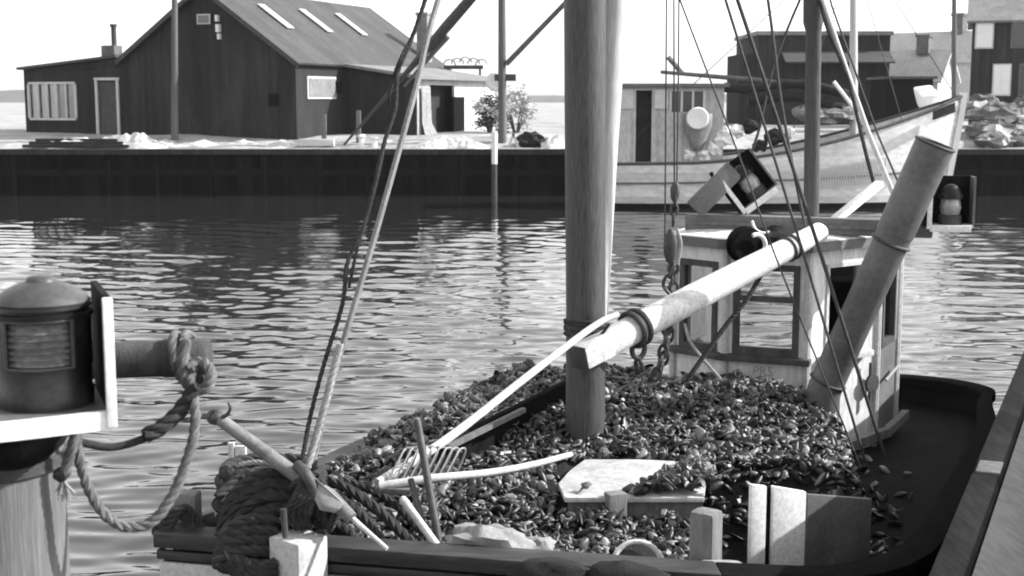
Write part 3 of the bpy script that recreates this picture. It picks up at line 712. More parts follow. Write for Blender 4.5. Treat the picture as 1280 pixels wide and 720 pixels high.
    for i in range(n_ + 1):
        v = i / n_; wd = 18 * (1 - .75 * max(0, v - .35) / .65)
        for k in range(7): u = k / 6 - .5; vs.append(U(872 + 2 * wd * u, 142 + 46 * v, y0 - .1 - .12 * math.cos(u * 3) + .02 * math.sin(k * 2.3 + i)))
    b.add(vs, [(i * 7 + k, i * 7 + k + 1, i * 7 + k + 8, i * 7 + k + 7) for i in range(n_) for k in range(6)])
    o = b.build('oilskin', M['slate_pale'], smooth=True); o.modifiers.new('thickness', 'SOLIDIFY').thickness = .03
    tag(o, 'pale pointed oilskin hanging below the lifebuoy on the far wheelhouse', 'oilskin')
    # mast, boom, furled sails
    MB().tube([U(1067, 190, 52), U(1067, -90, 52)], [.17, .13], 12).build('mast', M['spar_wood'], t, smooth=True)
    MB().tube([U(826, 90, 51.6), U(945, 100, 51.8), U(1060, 116, 52)], [.07, .13], 10).build('boom', M['pole_wood'], t, smooth=True)
    MB().tube([U(835, 71, 51.8), U(853, 92, 51.8)], .1, 8).build('crutch', M['grey_wood'], t, smooth=True)
    b = MB()
    for y_, r0, px0, px1, sd in ((105, .13, 905, 1055, 1), (122, .13, 935, 1058, 2)):
        P = [U(px0 + (px1 - px0) * k / 12, y_ + 5 * math.sin(k * .5 + sd) + k * .7, 51.7) for k in range(13)]
        b.tube(P, [.05 + r0 * (.7 + .5 * abs(math.sin(k * 1.7 + sd))) for k in range(13)], 10)
    b.build('furled_sail', M['dark_canvas'], t, smooth=True)
    b = MB()
    for k in range(6):
        p = U(1008 + 9 * k, 146 - 2 * abs(k - 3), 51.8); b.blob(p, (.5, .5, .3), n=10, m=7, amp=.3, seed=k)
    b.build('sail_bundle', M['canvas'], t, smooth=True)
    MB().tube([U(1042, 102, 51), U(1062, 128, 50.9), U(1086, 165, 50.8)], .07, 8).build('oar', M['white_edge'], t, smooth=True)
    for k, (px, py, r) in enumerate(((905, 172, .35), (892, 187, .25), (921, 164, .22), (938, 158, .26), (950, 182, .22), (968, 172, .3), (985, 165, .22), (862, 193, .22), (880, 194, .25))):
        p = U(px, py, 51.3); pale = k in (0, 1, 2, 6, 7, 8)
        p.z = max(1.25 + .02 * k, p.z - .0)
        o = MB().blob(p, (r * 1.2, r, r), n=10, m=7, amp=.35, seed=k + 20).build('net_heap', M['white_edge'] if pale else M['dark_canvas'], t)
    b = MB()
    for a, c in (((1067, -80), (1200, 128)), ((1067, -80), (770, 195)), ((1067, -60), (985, 180)), ((1067, -60), (1130, 160))): b.tube([U(*a, 52), U(*c, 51.4)], .018, 5)
    b.build('rigging', M['wire'], t)
far_boat()

# ------------------------------------------------------------------ near quay (right) and the pile with the lantern (left)
QA, QB = Vector((1.57, 4.47, 2.4)), Vector((2.61, 6.78, 2.4)); QD = (QB - QA).normalized(); QN = Vector((QD.y, -QD.x, 0))
def near_quay():
    a = QA - QD * 9; b_ = QA + QD * 22
    tag(MB().slab([a + QN * .3 + Vector((0, 0, -.02)), b_ + QN * .3 + Vector((0, 0, -.02)), b_ + QN * 14 + Vector((0, 0, -.02)), a + QN * 14 + Vector((0, 0, -.02))], -.25).build('quay_deck', M['plank_top'], loc=(1.5, 4.5, 2)), kind='structure')
    t = thing('quay_edge', QA + Vector((0, 0, -2.4)), 'heavy weathered timber stringer along the edge of the near quay', 'quay edge')
    def beam(w0, w1, z0, z1, name, m, bev=.02):
        p = a + QN * ((w0 + w1) / 2); q = b_ + QN * ((w0 + w1) / 2); p.z = q.z = (z0 + z1) / 2
        return MB().bar(p, q, abs(w1 - w0), z1 - z0).build(name, m, t, bevel=bev)
    beam(0, .295, 2.12, 2.4, 'stringer', M['plank_top'])
    beam(-.135, -.004, 2.08, 2.392, 'fender_plank', M['stringer'], .012)
    beam(.1, .3, -1, 2.1, 'piling_face', M['black_tar'], 0)
    p = Z(1243, 584, 2.25)
    p = Z(1243, 584, 2.4); pp = QA + QD * ((p - QA).dot(QD)) - QN * .07; pp.z = 2.396
    MB().bar(pp - QD * .1, pp + QD * .1, .1, .012).build('pale_plate', M['grey_wood'], t, bevel=.004)
near_quay()

def lantern_parts(t, o, r, s=1.0, door=True):
    """a copper navigation lamp: body, domed top, vent ring, ribbed lens"""
    H_ = r * 2.45
    MB().lathe([(r * 1.02, 0), (r * 1.04, .04 * s), (r, .05 * s), (r, H_ * .36)], o, 36).build('lamp_base', M['lantern_metal'], t, smooth=True)
    prof = [(r * .86, H_ * .362)]
    for k in range(7):
        z = H_ * (.37 + .40 * k / 7); prof += [(r * .88, z), (r * (1.0 - .05 * abs(k - 3) / 3), z + H_ * .022), (r * .88, z + H_ * .052)]
    MB().lathe(prof + [(r * .86, H_ * .79)], o, 36).build('lens', M['lens'], t, smooth=True)
    # hood: curved metal all round but for the window
    b = MB(); n = 40; a0, a1 = R_(-52), R_(232)   # window toward the open front-right
    vs = []
    for i in range(n + 1):
        a = R_(-35) + (R_(200)) * i / n
        for rr in (r * 1.0, r * 1.03):
            for z in (H_ * .36, H_ * .8): vs.append(o + Vector((math.cos(a) * rr, math.sin(a) * rr, z)))
    for i in range(n):
        k = i * 4; m = k + 4
        b.f += [(k + 2, m + 2, m + 3, k + 3), (k, k + 1, m + 1, m), (k + 1, k + 3, m + 3, m + 1), (k, m, m + 2, k + 2)]
    b.f += [(0, 2, 3, 1), (n * 4, n * 4 + 1, n * 4 + 3, n * 4 + 2)]; b.v = vs
    b2 = MB()
    for i in range(n + 1):
        a = R_(-180) + R_(62) * i / n
    b.build('hood', M['lantern_metal'], t, smooth=True)
    b = MB(); vs = []
    for i in range(17):
        a = R_(165) + R_(75) * i / 16
        for rr in (r * 1.0, r * 1.03):
            for z in (H_ * .36, H_ * .8): vs.append(o + Vector((math.cos(a) * rr, math.sin(a) * rr, z)))
    for i in range(16):
        k = i * 4; m = k + 4
        b.f += [(k + 2, m + 2, m + 3, k + 3), (k, k + 1, m + 1, m), (k + 1, k + 3, m + 3, m + 1), (k, m, m + 2, k + 2)]
    b.f += [(0, 2, 3, 1), (64, 65, 67, 66)]; b.v = vs
    b.build('hood', M['lantern_metal'], t, smooth=True)
    # bright window frame
    b = MB()
    for z in (H_ * .37, H_ * .79):
        b.tube([o + Vector((math.cos(R_(a)) * r * 1.035, math.sin(R_(a)) * r * 1.035, z)) for a in range(-120, -34, 6)], .005 * s, 6)
    for a in (-120, -36):
        b.tube([o + Vector((math.cos(R_(a)) * r * 1.035, math.sin(R_(a)) * r * 1.035, z)) for z in (H_ * .37, H_ * .79)], .006 * s, 6)
    b.build('window_frame', M['dome_metal'], t, smooth=True)
    MB().lathe([(r * .95, H_ * .795), (r * 1.08, H_ * .8), (r * 1.09, H_ * .84), (r * .97, H_ * .85), (r * .97, H_ * .875), (r * 1.06, H_ * .88), (r * 1.05, H_ * .905), (r * .9, H_ * .91)], o, 36).build('vent_ring', M['lantern_metal'], t, smooth=True)
    MB().lathe([(r * 1.0, H_ * .905), (r * 1.03, H_ * .925), (r * .95, H_ * .97), (r * .76, H_ * 1.03), (r * .5, H_ * 1.08), (r * .33, H_ * 1.10), (r * .3, H_ * 1.13), (r * .2, H_ * 1.15), (r * .02, H_ * 1.155)], o, 36).build('dome', M['dome_metal'], t, smooth=True)

def lantern():
    d = 3.7
    base = U(58, 503, d); r = 58 / F * d
    t = thing('navigation_lantern', base, 'large domed navigation lantern on a white-edged shelf atop the pile', 'lantern')
    lantern_parts(t, base, r)
    # shelf with curved white front edge and an upright screen at its right end
    z1 = base.z - .002; th = .055
    pr = U(141, 500, 3.61)
    poly = []
    for k in range(13):
        u = k / 12; x = -1.9 + (pr.x + 1.9) * u; y = 3.34 + .27 * max(0, (u - .25) / .75) ** 1.5
        poly.append((x, y))
    poly += [(U(119, 500, 3.95).x, 3.95), (-1.9, 3.95)]
    MB().prism(poly, z1 - .012, z1).build('shelf', M['grey_paint'], t)
    edge = [Vector((x, y - .008, z1 - .022)) for x, y in poly[:13]]
    b = MB()
    for p, q in zip(edge, edge[1:]): b.bar(p, q, .02, .05)
    b.build('shelf_edge', M['white_edge'], t)
    ztop = U(0, 365, d).z
    n0, n1 = U(136, 440, 3.6), U(121, 440, 3.92)
    zc = (z1 + ztop) / 2
    e0, e1 = Vector((n0.x, n0.y, zc)), Vector((n1.x, n1.y, zc)); dd = (e1 - e0).normalized(); nn = Vector((dd.y, -dd.x, 0))
    RS = Matrix((nn, dd, UP)).transposed()
    MB().box((e0 + e1) / 2 + UP * .003, (.02, (e1 - e0).length, ztop - z1), RS).build('side_screen', M['dark_paint'], t, bevel=.003)
    MB().box(e0 - dd * .012 + UP * -.02, (.026, .022, ztop - z1 + .04), RS).build('screen_edge', M['white_edge'], t, bevel=.003)
    # dark bracket below
    b = MB(); b.blob((U(30, 550, 3.75).x, 3.72, z1 - .095), (.13, .2, .085), n=18, m=10, amp=.05); b.build('bracket', M['dark_paint'], t, smooth=True)
    # pile
    pc = Vector((U(74, 620, 3.85).x - .21, 3.88, -2.5))
    p = thing('mooring_pile', pc, 'thick weathered wooden pile carrying the lantern shelf', 'pile')
    MB().lathe([(.22, 0), (.215, 3), (.21, z1 + 2.5 - .14), (.17, z1 + 2.5 - .12)], pc, 28).build('shaft', M['grey_wood'], p, smooth=True)
    MB().lathe([(.215, z1 + 2.27), (.222, z1 + 2.275), (.222, z1 + 2.31), (.215, z1 + 2.315)], pc, 28).build('iron_band', M['iron'], p, smooth=True)
    # second lamp knob peeking at the frame's left edge
    # tarred spar resting on the pile
    sp0, sp1 = U(262, 446, 4.16), U(140, 450, 4.16)
    dirv = (sp1 - sp0).normalized(); far = sp0 + dirv * 1.05
    s_ = thing('tarred_spar', sp0.lerp(far, .5), 'dark round spar end jutting out right of the lantern with rope hitched on', 'spar')
    MB().tube([sp0, sp0 + dirv * .02, sp0 + dirv * .5, far], [.05, .058, .058, .06], 20).build('timber', M['dark_wood'], s_, smooth=True)
    e = sp0 + dirv * .06
    MB().tube([sp0 + dirv * .10, sp0 + dirv * .14], .0615, 20).build('iron_band', M['iron'], s_, smooth=True)
    # mooring rope: hitch round the spar end, hanging bight
    r1 = thing('mooring_rope', U(240, 470, 4.1), 'thick laid rope hanging in a wide loop from the spar end to below the shelf', 'rope')
    hb = MB()
    x_, y_, d_ = basis(dirv)
    loops = []
    for k in range(2):
        c = sp0 + dirv * (.055 + .035 * k)
        hb.rope([c + (x_ * math.cos(a) + y_ * math.sin(a)) * .073 + dirv * .012 * math.sin(a) for a in np.linspace(0, 2 * PI, 15)], .016, n=2)
    hb.build('hitch', M['rope'], r1, smooth=True)
    MB().rope([U(232, 425, 4.05), U(228, 450, 4.04), U(233, 478, 4.03), U(256, 486, 4.0), U(264, 466, 4.02), U(250, 452, 4.06), U(236, 462, 4.03)], .019).build('eye_splice', M['rope'], r1, smooth=True)
    MB().rope([U(238, 470, 4.02), U(243, 500, 3.98), U(243, 540, 3.95), U(232, 580, 3.92), U(214, 622, 3.89), U(190, 652, 3.86), U(160, 659, 3.84), U(134, 646, 3.82), U(114, 618, 3.81), U(102, 585, 3.8), U(96, 555, 3.8), U(95, 515, 3.8)], .0165).build('bight', M['rope'], r1, smooth=True)
    r2 = thing('spliced_rope', U(240, 490, 4.1), 'dark smooth rope with a thick splice sagging from the spar to the shelf', 'rope')
    MB().tube(smooth_path([U(250, 470, 4.03), U(246, 492, 4.02), U(225, 515, 4.0), U(200, 537, 3.97), U(170, 552, 3.94), U(140, 559, 3.91), U(115, 556, 3.89), U(94, 548, 3.86), U(88, 525, 3.85)]), .0125, 10).build('rope', M['dark_rope'], r2, smooth=True)
    MB().rope([U(246, 482, 3.99), U(226, 512, 3.98), U(205, 532, 3.95), U(182, 545, 3.93)], .025, lay=5).build('splice', M['dark_rope'], r2, smooth=True)
    r3 = thing('lanyard', U(85, 560, 3.7), 'short knotted rope end with frayed strands hanging under the shelf', 'rope')
    MB().rope([U(98, 516, 3.66), U(92, 550, 3.65), U(84, 580, 3.65), U(79, 592, 3.65)], .016).build('rope', M['rope'], r3, smooth=True)
    MB().blob(U(78, 592, 3.65), (.024, .024, .02), n=12, m=8, amp=.2).build('knot', M['dark_rope'], r3, smooth=True)
    b = MB()
    for k in range(16):
        a = U(78, 597, 3.65); e = U(70 + k * 1.6, 618 + random.uniform(-4, 10), 3.65 + random.uniform(-.015, .015)); b.tube([a, a.lerp(e, .5) + Vector((random.uniform(-.006, .006), 0, 0)), e], .0028, 5)
    b.build('frayed_end', M['pale_rope'], r3, smooth=True)
    # part of a second fitting peeking in at the frame edge
lantern()

# ------------------------------------------------------------------ the mussel boat
HULL = [(-1.80, 6.78, 1.78), (-.91, 6.61, 1.77), (0, 6.45, 1.755), (1.0, 6.29, 1.74), (1.62, 6.34, 1.71), (2.15, 6.85, 1.66), (2.75, 8.05, 1.58), (3.25, 9.2, 1.5), (3.75, 10.4, 1.46), (4.05, 11.35, 1.45), (4.22, 11.75, 1.45), (4.1, 12.1, 1.45),
        (3.72, 12.38, 1.45), (3.0, 12.5, 1.46), (2.0, 12.35, 1.48), (1.2, 12.0, 1.5), (.4, 11.5, 1.54), (-.2, 11.0, 1.57), (-.72, 10.0, 1.6), (-1.12, 8.9, 1.66), (-1.5, 7.75, 1.70), (-1.78, 7.0, 1.76)]
_p = smooth_path(HULL[3:] + HULL[:1], 3)
HULL = HULL[:4] + [tuple(q) for q in _p[1:-1]]
HC = Vector((.9, 9.3, 0))
def off(p, dist):
    v = Vector((p[0], p[1], 0)) - HC; l = v.length; v *= (l - dist) / l
    return HC + v
boat = thing('mussel_boat', (.9, 9.3, 0), 'open wooden mussel boat with a white wheelhouse loaded along the near quay', 'mussel boat')
def hull():
    n = len(HULL)
    b = MB(); lv = [(1.0, None, 0), (.985, 1.05, 0), (.93, .4, 0), (.8, -.4, 0), (.55, -.9, 0)]
    vs = []
    for k, (sc, z, _) in enumerate(lv):
        for x, y, zr in HULL:
            p = HC + (Vector((x, y, 0)) - HC) * sc; vs.append((p.x, p.y, zr - .12 if z is None else z))
    fs = [(k * n + i, k * n + (i + 1) % n, (k + 1) * n + (i + 1) % n, (k + 1) * n + i) for k in range(len(lv) - 1) for i in range(n)]
    fs.append(tuple(range((len(lv) - 1) * n, len(lv) * n)))
    b.add(vs, fs)
    hl = b.build('hull', M['dark_paint'], boat)
    # inner bulwark
    b = MB(); vs = []
    for x, y, zr in HULL:
        p = off((x, y), .09); vs += [(p.x, p.y, zr - .02), (p.x, p.y, 1.0)]
    b.add(vs, [(2 * i, 2 * ((i + 1) % n), 2 * ((i + 1) % n) + 1, 2 * i + 1) for i in range(n)]); b.build('bulwark', M['dark_paint'], boat)
    # deck
    b = MB(); vs = [tuple(off((x, y), .07).xy) + (1.22,) for x, y, z in HULL]; b.add(vs, [tuple(range(n))]); b.build('deck', M['deck'], boat)
    # cap rail
    def ring(a0, a1, z0, z1, name, m, idx=None):
        b = MB(); vs = []
        ids = range(n) if idx is None else idx
        for i in ids:
            x, y, zr = HULL[i]; o_, i_ = off((x, y), -a0), off((x, y), a1)
            vs += [(o_.x, o_.y, zr + z0), (o_.x, o_.y, zr + z1), (i_.x, i_.y, zr + z1), (i_.x, i_.y, zr + z0)]
        m_ = len(list(ids)); cl = idx is None
        for i in range(m_ if cl else m_ - 1):
            a, c = 4 * i, 4 * ((i + 1) % m_)
            for k in range(4): b.f.append((a + k, c + k, c + (k + 1) % 4, a + (k + 1) % 4))
        if not cl: b.f += [(0, 1, 2, 3), tuple(4 * (m_ - 1) + k for k in range(4))]
        b.v = [Vector(p) for p in vs]; return b.build(name, m, boat, bevel=.012)
    ring(.06, .14, -.06, .02, 'cap_rail', M['rail_wood'], idx=list(range(33, 60)) + [0, 1, 2, 3])
    ring(.06, .14, -.062, .018, 'cap_rail', M['black_tar'], idx=list(range(3, 34)))  # starboard stretch near black: the quay's shade is put into its colour
    ring(.045, -.0, -.125, -.075, 'rubbing_strake', M['rail_wood'], idx=[59, 0, 1, 2, 3])
    ring(.03, -.0, -.5, -.14, 'white_strake', M['white_paint'], idx=[59, 0, 1, 2, 3, 4, 5, 6])
    # stem fitting: dark upright block at the left end of the rail
    p = Z(206, 705, 1.6)
hull()

# --- mast, gaff, boom
def spars():
    base = U(732, 575, 9.0); top = U(731, -600, 9.0); base.z = 1.2
    MB().tube([base, U(732, 380, 9.0), U(731, 0, 9.0), top], [.133, .131, .137, .10], 28).build('mast', M['mast_wood'], boat, smooth=True)
    MB().tube([U(748, 405, 9.22), U(757, 200, 9.24), U(769, 0, 9.26), U(800, -420, 9.3)], [.062, .078, .085, .07], 20).build('gaff', M['spar_wood'], boat, smooth=True)
    b = MB()
    for k in range(5):
        z = U(0, 400 + 4.2 * k, 9).z; c = Vector((U(732, 400, 9).x, 9.0, z))
        b.torus(c, .142, .0085, Matrix.Rotation(R_(4 * (k % 3 - 1)), 3, 'X') @ Matrix.Rotation(R_(3 * (k % 2)), 3, 'Y'), n=28, k=6)
    b.tube(smooth_path([U(709, 410, 8.86), U(720, 425, 8.84), U(748, 420, 8.85), U(762, 405, 8.8)]), .01, 6)
    b.build('lashing', M['dark_rope'], boat, smooth=True)
    # boom: squared butt, round body, resting on the wheelhouse
    p0, p1 = U(724, 447, 8.72), U(1027, 289, 10.3)
    dv = (p1 - p0).normalized(); x, y, _ = basis(dv)
    b = MB(); n = 20; vs = []; LB = (p1 - p0).length; pr = [(0, 1), (.015, 1), (.2, 1), (.32, .35), (.45, 0), (.45 * LB, 0), (.65 * LB, 0), (.85 * LB, 0), (LB - .02, 0), (LB, 0)]
    rr = [.072, .078, .08, .09, .098, .1, .094, .084, .076, .062]
    for (l, sq), r in zip(pr, rr):
        for k in range(n):
            a = 2 * PI * (k + .5) / n; ca, sa = math.cos(a), math.sin(a); q = 1 / max(abs(ca), abs(sa)); q = 1 + (min(q, 1.3) - 1) * sq
            vs.append(p0 + dv * l + (x * ca + y * sa) * r * q)
    b.add(vs, [(i * n + k, i * n + (k + 1) % n, (i + 1) * n + (k + 1) % n, (i + 1) * n + k) for i in range(len(pr) - 1) for k in range(n)] + [tuple(range(n)), tuple(range((len(pr) - 1) * n, len(pr) * n))])
    boom = b.build('boom', M['boom_paint'], boat, smooth=True)
    MB().slab([p0 - dv * .006 + x * sx * .08 + y * sy * .08 for sx, sy in ((-1, -1), (1, -1), (1, 1), (-1, 1))], .005).build('butt_plate', M['dark_wood'], boom, bevel=.001)
    b = MB()
    for l in (.5, .56): b.torus(p0 + dv * l, .118, .018, Matrix((x, y, dv)).transposed(), n=24, k=8)
    b.torus(p0 + dv * .52 + y * -.15, .06, .018, Matrix((dv, y, x)).transposed(), n=18, k=8)
    b.torus(p0 + dv * .5 + y * -.26, .045, .014, Matrix((x, y, dv)).transposed(), n=18, k=8, sx=.7)
    b.build('gooseneck', M['iron'], boom, smooth=True)
    b = MB()
    L = (p1 - p0).length
    for l in (L - .42, L - .36): b.torus(p0 + dv * l, .089, .012, Matrix((x, y, dv)).transposed(), n=24, k=8)
    b.build('boom_band', M['iron'], boom, smooth=True)
    # stays
    mt = U(731, -560, 9.0)
    def stay(pts, r, m='wire', name='stay'): return MB().tube(smooth_path(pts), r, 8).build(name, M[m], boat, smooth=True)
    stay([mt, U(922, 0, 9.2), U(1008, 262, 9.3), U(1106, 570, 9.35)], .014)
    stay([mt, U(907, 0, 9.15), U(990, 270, 9.2), U(1084, 585, 9.2)], .010)
    stay([U(735, -310, 9), U(850, 0, 9.3), U(922, 190, 9.3), U(975, 335, 9.3), U(1056, 535, 9.2), U(1076, 585, 9.0)], .006)
    stay([U(905, -380, 10.5), U(960, 0, 10.5), U(977, 130, 10.5), U(1002, 262, 10.5), U(1016, 318, 10.5)], .012)
    # forestay pair on the bow
    stay([mt, U(560, -40, 7.8), U(520, 110, 7.5), U(470, 290, 7.2), U(420, 460, 7.0), U(392, 572, 6.95)], .0165, 'stay_wood', 'forestay')
    MB().rope([U(425, 410 + 20, 6.99), U(405, 510, 6.96), U(391, 560, 6.93), U(384, 585, 6.9)], .021).build('serving', M['pale_rope'], boat, smooth=True)
    MB().rope([U(548, -60, 7.6), U(530, 5, 7.5), U(512, 55, 7.45), U(497, 92, 7.4), U(494, 135, 7.35), U(480, 180, 7.3), U(464, 250, 7.25), U(452, 290, 7.2), U(434, 330, 7.15), U(428, 380, 7.1), U(405, 455, 7.0), U(388, 520, 6.95), U(377, 578, 6.9)], .0125, lay=9).build('halyard', M['dark_rope'], boat, smooth=True)
    MB().rope([U(540, -40, 7.62), U(522, 30, 7.5), U(502, 70, 7.42), U(488, 110, 7.4), U(484, 160, 7.33), U(470, 230, 7.27), U(448, 305, 7.18), U(436, 360, 7.12)], .009, lay=9).build('halyard', M['dark_rope'], boat, smooth=True)
spars()

# --- wheelhouse
WP = [Vector((1.31, 10.86, 0)), Vector((1.66, 10.48, 0)), Vector((2.255, 10.24, 0)), Vector((2.93, 10.76, 0)), Vector((3.26, 11.35, 0)), Vector((2.75, 11.85, 0)), Vector((1.75, 11.78, 0))]
WZ0, WZ1, SILL, HEAD = 1.22, 2.86, 2.03, 2.75
def wheelhouse():
    t = MB(); ca = sum(WP, Vector()) / len(WP)
    wins = {0: (.12, .86), 1: (.1, .9), 2: (.24, .74), 3: (.2, .85), 5: (.04, .96), 4: (.1, .9), 6: (.3, .7)}
    th = .05; fr = []
    for i in range(len(WP)):
        a, b = WP[i], WP[(i + 1) % len(WP)]; d = (b - a); L = d.length; d.normalize(); nin = Vector((-d.y, d.x, 0))
        if (ca - a).dot(nin) < 0: nin = -nin
        Rm = Matrix((d, nin, UP)).transposed()
        def pn(u0, u1, z0, z1, dep=th, o=0, mb=t): mb.box(a + d * ((u0 + u1) / 2) + nin * (dep / 2 + o) + UP * ((z0 + z1) / 2), (u1 - u0, dep, z1 - z0), Rm)
        w0, w1 = wins[i]; w0 *= L; w1 *= L
        sill = {3: 2.0, 5: 1.75, 6: 2.0, 4: 1.8}.get(i, SILL)
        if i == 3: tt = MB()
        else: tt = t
        e = .0
        pn(e, L - e, WZ0, sill, mb=tt); pn(e, L - e, HEAD, WZ1, mb=t); pn(e, w0, sill, HEAD, mb=t); pn(w1, L - e, sill, HEAD, mb=t)
        fr.append((i, a, d, nin, Rm, w0, w1, sill, L))
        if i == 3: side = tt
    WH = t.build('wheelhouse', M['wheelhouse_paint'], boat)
    side.build('side_panel', M['grey_paint'], WH)  # lower panel in a darker grey than the other walls
    # corner posts
    for p in WP: MB().tube([p + UP * (WZ0 - .003), p + UP * (WZ1 - .003)], .034, 8).build('corner_post', M['white_paint'], WH, smooth=True)
    for i, a, d, nin, Rm, w0, w1, sill, L in fr:
        m = M['dark_wood'] if i in (0, 1, 3, 4) else (M['white_paint'] if i == 2 else M['dark_wood'])
        f = MB(); fw = .05 if i in (0, 1, 3) else .03
        def bx(u0, u1, z0, z1, dep=.045, o=-.012): f.box(a + d * ((u0 + u1) / 2) + nin * (dep / 2 + o) + UP * ((z0 + z1) / 2), (u1 - u0, dep, z1 - z0), Rm)
        bx(w0, w0 + fw, sill, HEAD); bx(w1 - fw, w1, sill, HEAD); bx(w0 + fw, w1 - fw, HEAD - fw, HEAD); bx(w0 + fw, w1 - fw, sill, sill + fw * (1.4 if i == 1 else 1))
        if i == 1: bx(w0 + fw, w1 - fw, 2.46, 2.50)
        fo = f.build('window', m, WH)
        if i != 5: MB().box(a + d * ((w0 + w1) / 2) + nin * .03 + UP * ((sill + HEAD) / 2), (w1 - w0 - .02, .006, HEAD - sill - .02), Rm).build('pane', M['pane'], fo)
        if i in (0, 1, 2):
            s = MB().box(a + d * (L / 2) - nin * .035 + UP * (sill - .015), (w1 - w0 + (.2 if i != 2 else .16), .09, .05), Rm)
            s.build('sill', M['dark_wood'] if i != 2 else M['white_paint'], WH, bevel=.006)
    # back inside gloom: bulkhead behind left and right parts
    # roof
    def oset(k): return [(ca + (p - ca) * (1 + k / (p - ca).length)) for p in WP]
    o1 = oset(.08)
    r = MB(); n = len(o1); vs = [(p.x, p.y, WZ1 + .005) for p in o1] + [(p.x, p.y, WZ1 + .085) for p in o1] + [(p.x, p.y, WZ1 + .12) for p in oset(-.25)] + [(ca.x, ca.y, WZ1 + .135)]
    r.add(vs, [tuple(range(n))] + [(k * n + i, k * n + (i + 1) % n, (k + 1) * n + (i + 1) % n, (k + 1) * n + i) for k in (0, 1) for i in range(n)] + [(2 * n + i, 2 * n + (i + 1) % n, 3 * n) for i in range(n)])
    r.build('roof', M['wheelhouse_paint'], WH)
    e = MB(); o2 = oset(.087)
    for p, q in zip(o2, o2[1:] + o2[:1]): e.bar(p + UP * (WZ1 + .04), q + UP * (WZ1 + .04), .014, .075)
    e.build('roof_moulding', M['grey_paint'], WH)
    # painted letters
    cu = bpy.data.curves.new('letters', 'FONT'); cu.body = 'PRS'; cu.size = .105; cu.extrude = .001; cu.align_x = 'CENTER'
    tmp = bpy.data.objects.new('letters', cu); COL.objects.link(tmp); bpy.context.view_layer.update()
    me = bpy.data.meshes.new_from_object(tmp.evaluated_get(bpy.context.evaluated_depsgraph_get())); bpy.data.objects.remove(tmp)
    i, a, d, nin, Rm, w0, w1, sill, L = fr[1]
    o = bpy.data.objects.new('letters', me); COL.objects.link(o); o.parent = WH
    wpos = a + d * (.48 * L) - nin * .002 + UP * 1.88
    mw = Matrix((d, UP, -nin)).transposed().to_4x4(); mw.translation = wpos - ORG[WH.name]
    o.matrix_local = mw; me.materials.clear(); me.materials.append(M['faded_letter'])
    # door handle and bracket on the lit side
    i, a, d, nin, Rm, w0, w1, sill, L = fr[2]
    b = MB(); c = a + d * (.84 * L) - nin * .05
    b.tube([c + UP * 1.93, c + UP * 1.58], .012, 8)
    b.lathe([(.01, -.015), (.075, -.012), (.075, .012), (.01, .015)], c + UP * 1.76 + d * .03, 18, Matrix((d, UP, -nin)).transposed())
    b.build('handle', M['iron'], WH, smooth=True)
    i, a, d, nin, Rm, w0, w1, sill, L = fr[3]
    b = MB().tube([a + d * .1 - nin * .06 + UP * 1.75, a + d * .5 - nin * .06 + UP * 1.8], .012, 8); b.build('grab_rail', M['galvanised'], WH, smooth=True)
    b = MB().bar(WP[2] + Vector((.25, -.12, 1.36)), WP[3] + Vector((.1, -.08, 1.36)), .06, .07); b.bar(WP[3] + Vector((.1, -.06, 1.36)), WP[4] + Vector((.08, -.06, 1.36)), .06, .07); b.build('plinth', M['grey_wood'], WH)
    return WH
M['faded_letter'] = mat('faded_letter', .36, .24, 30, rough=.7)
WH = wheelhouse()

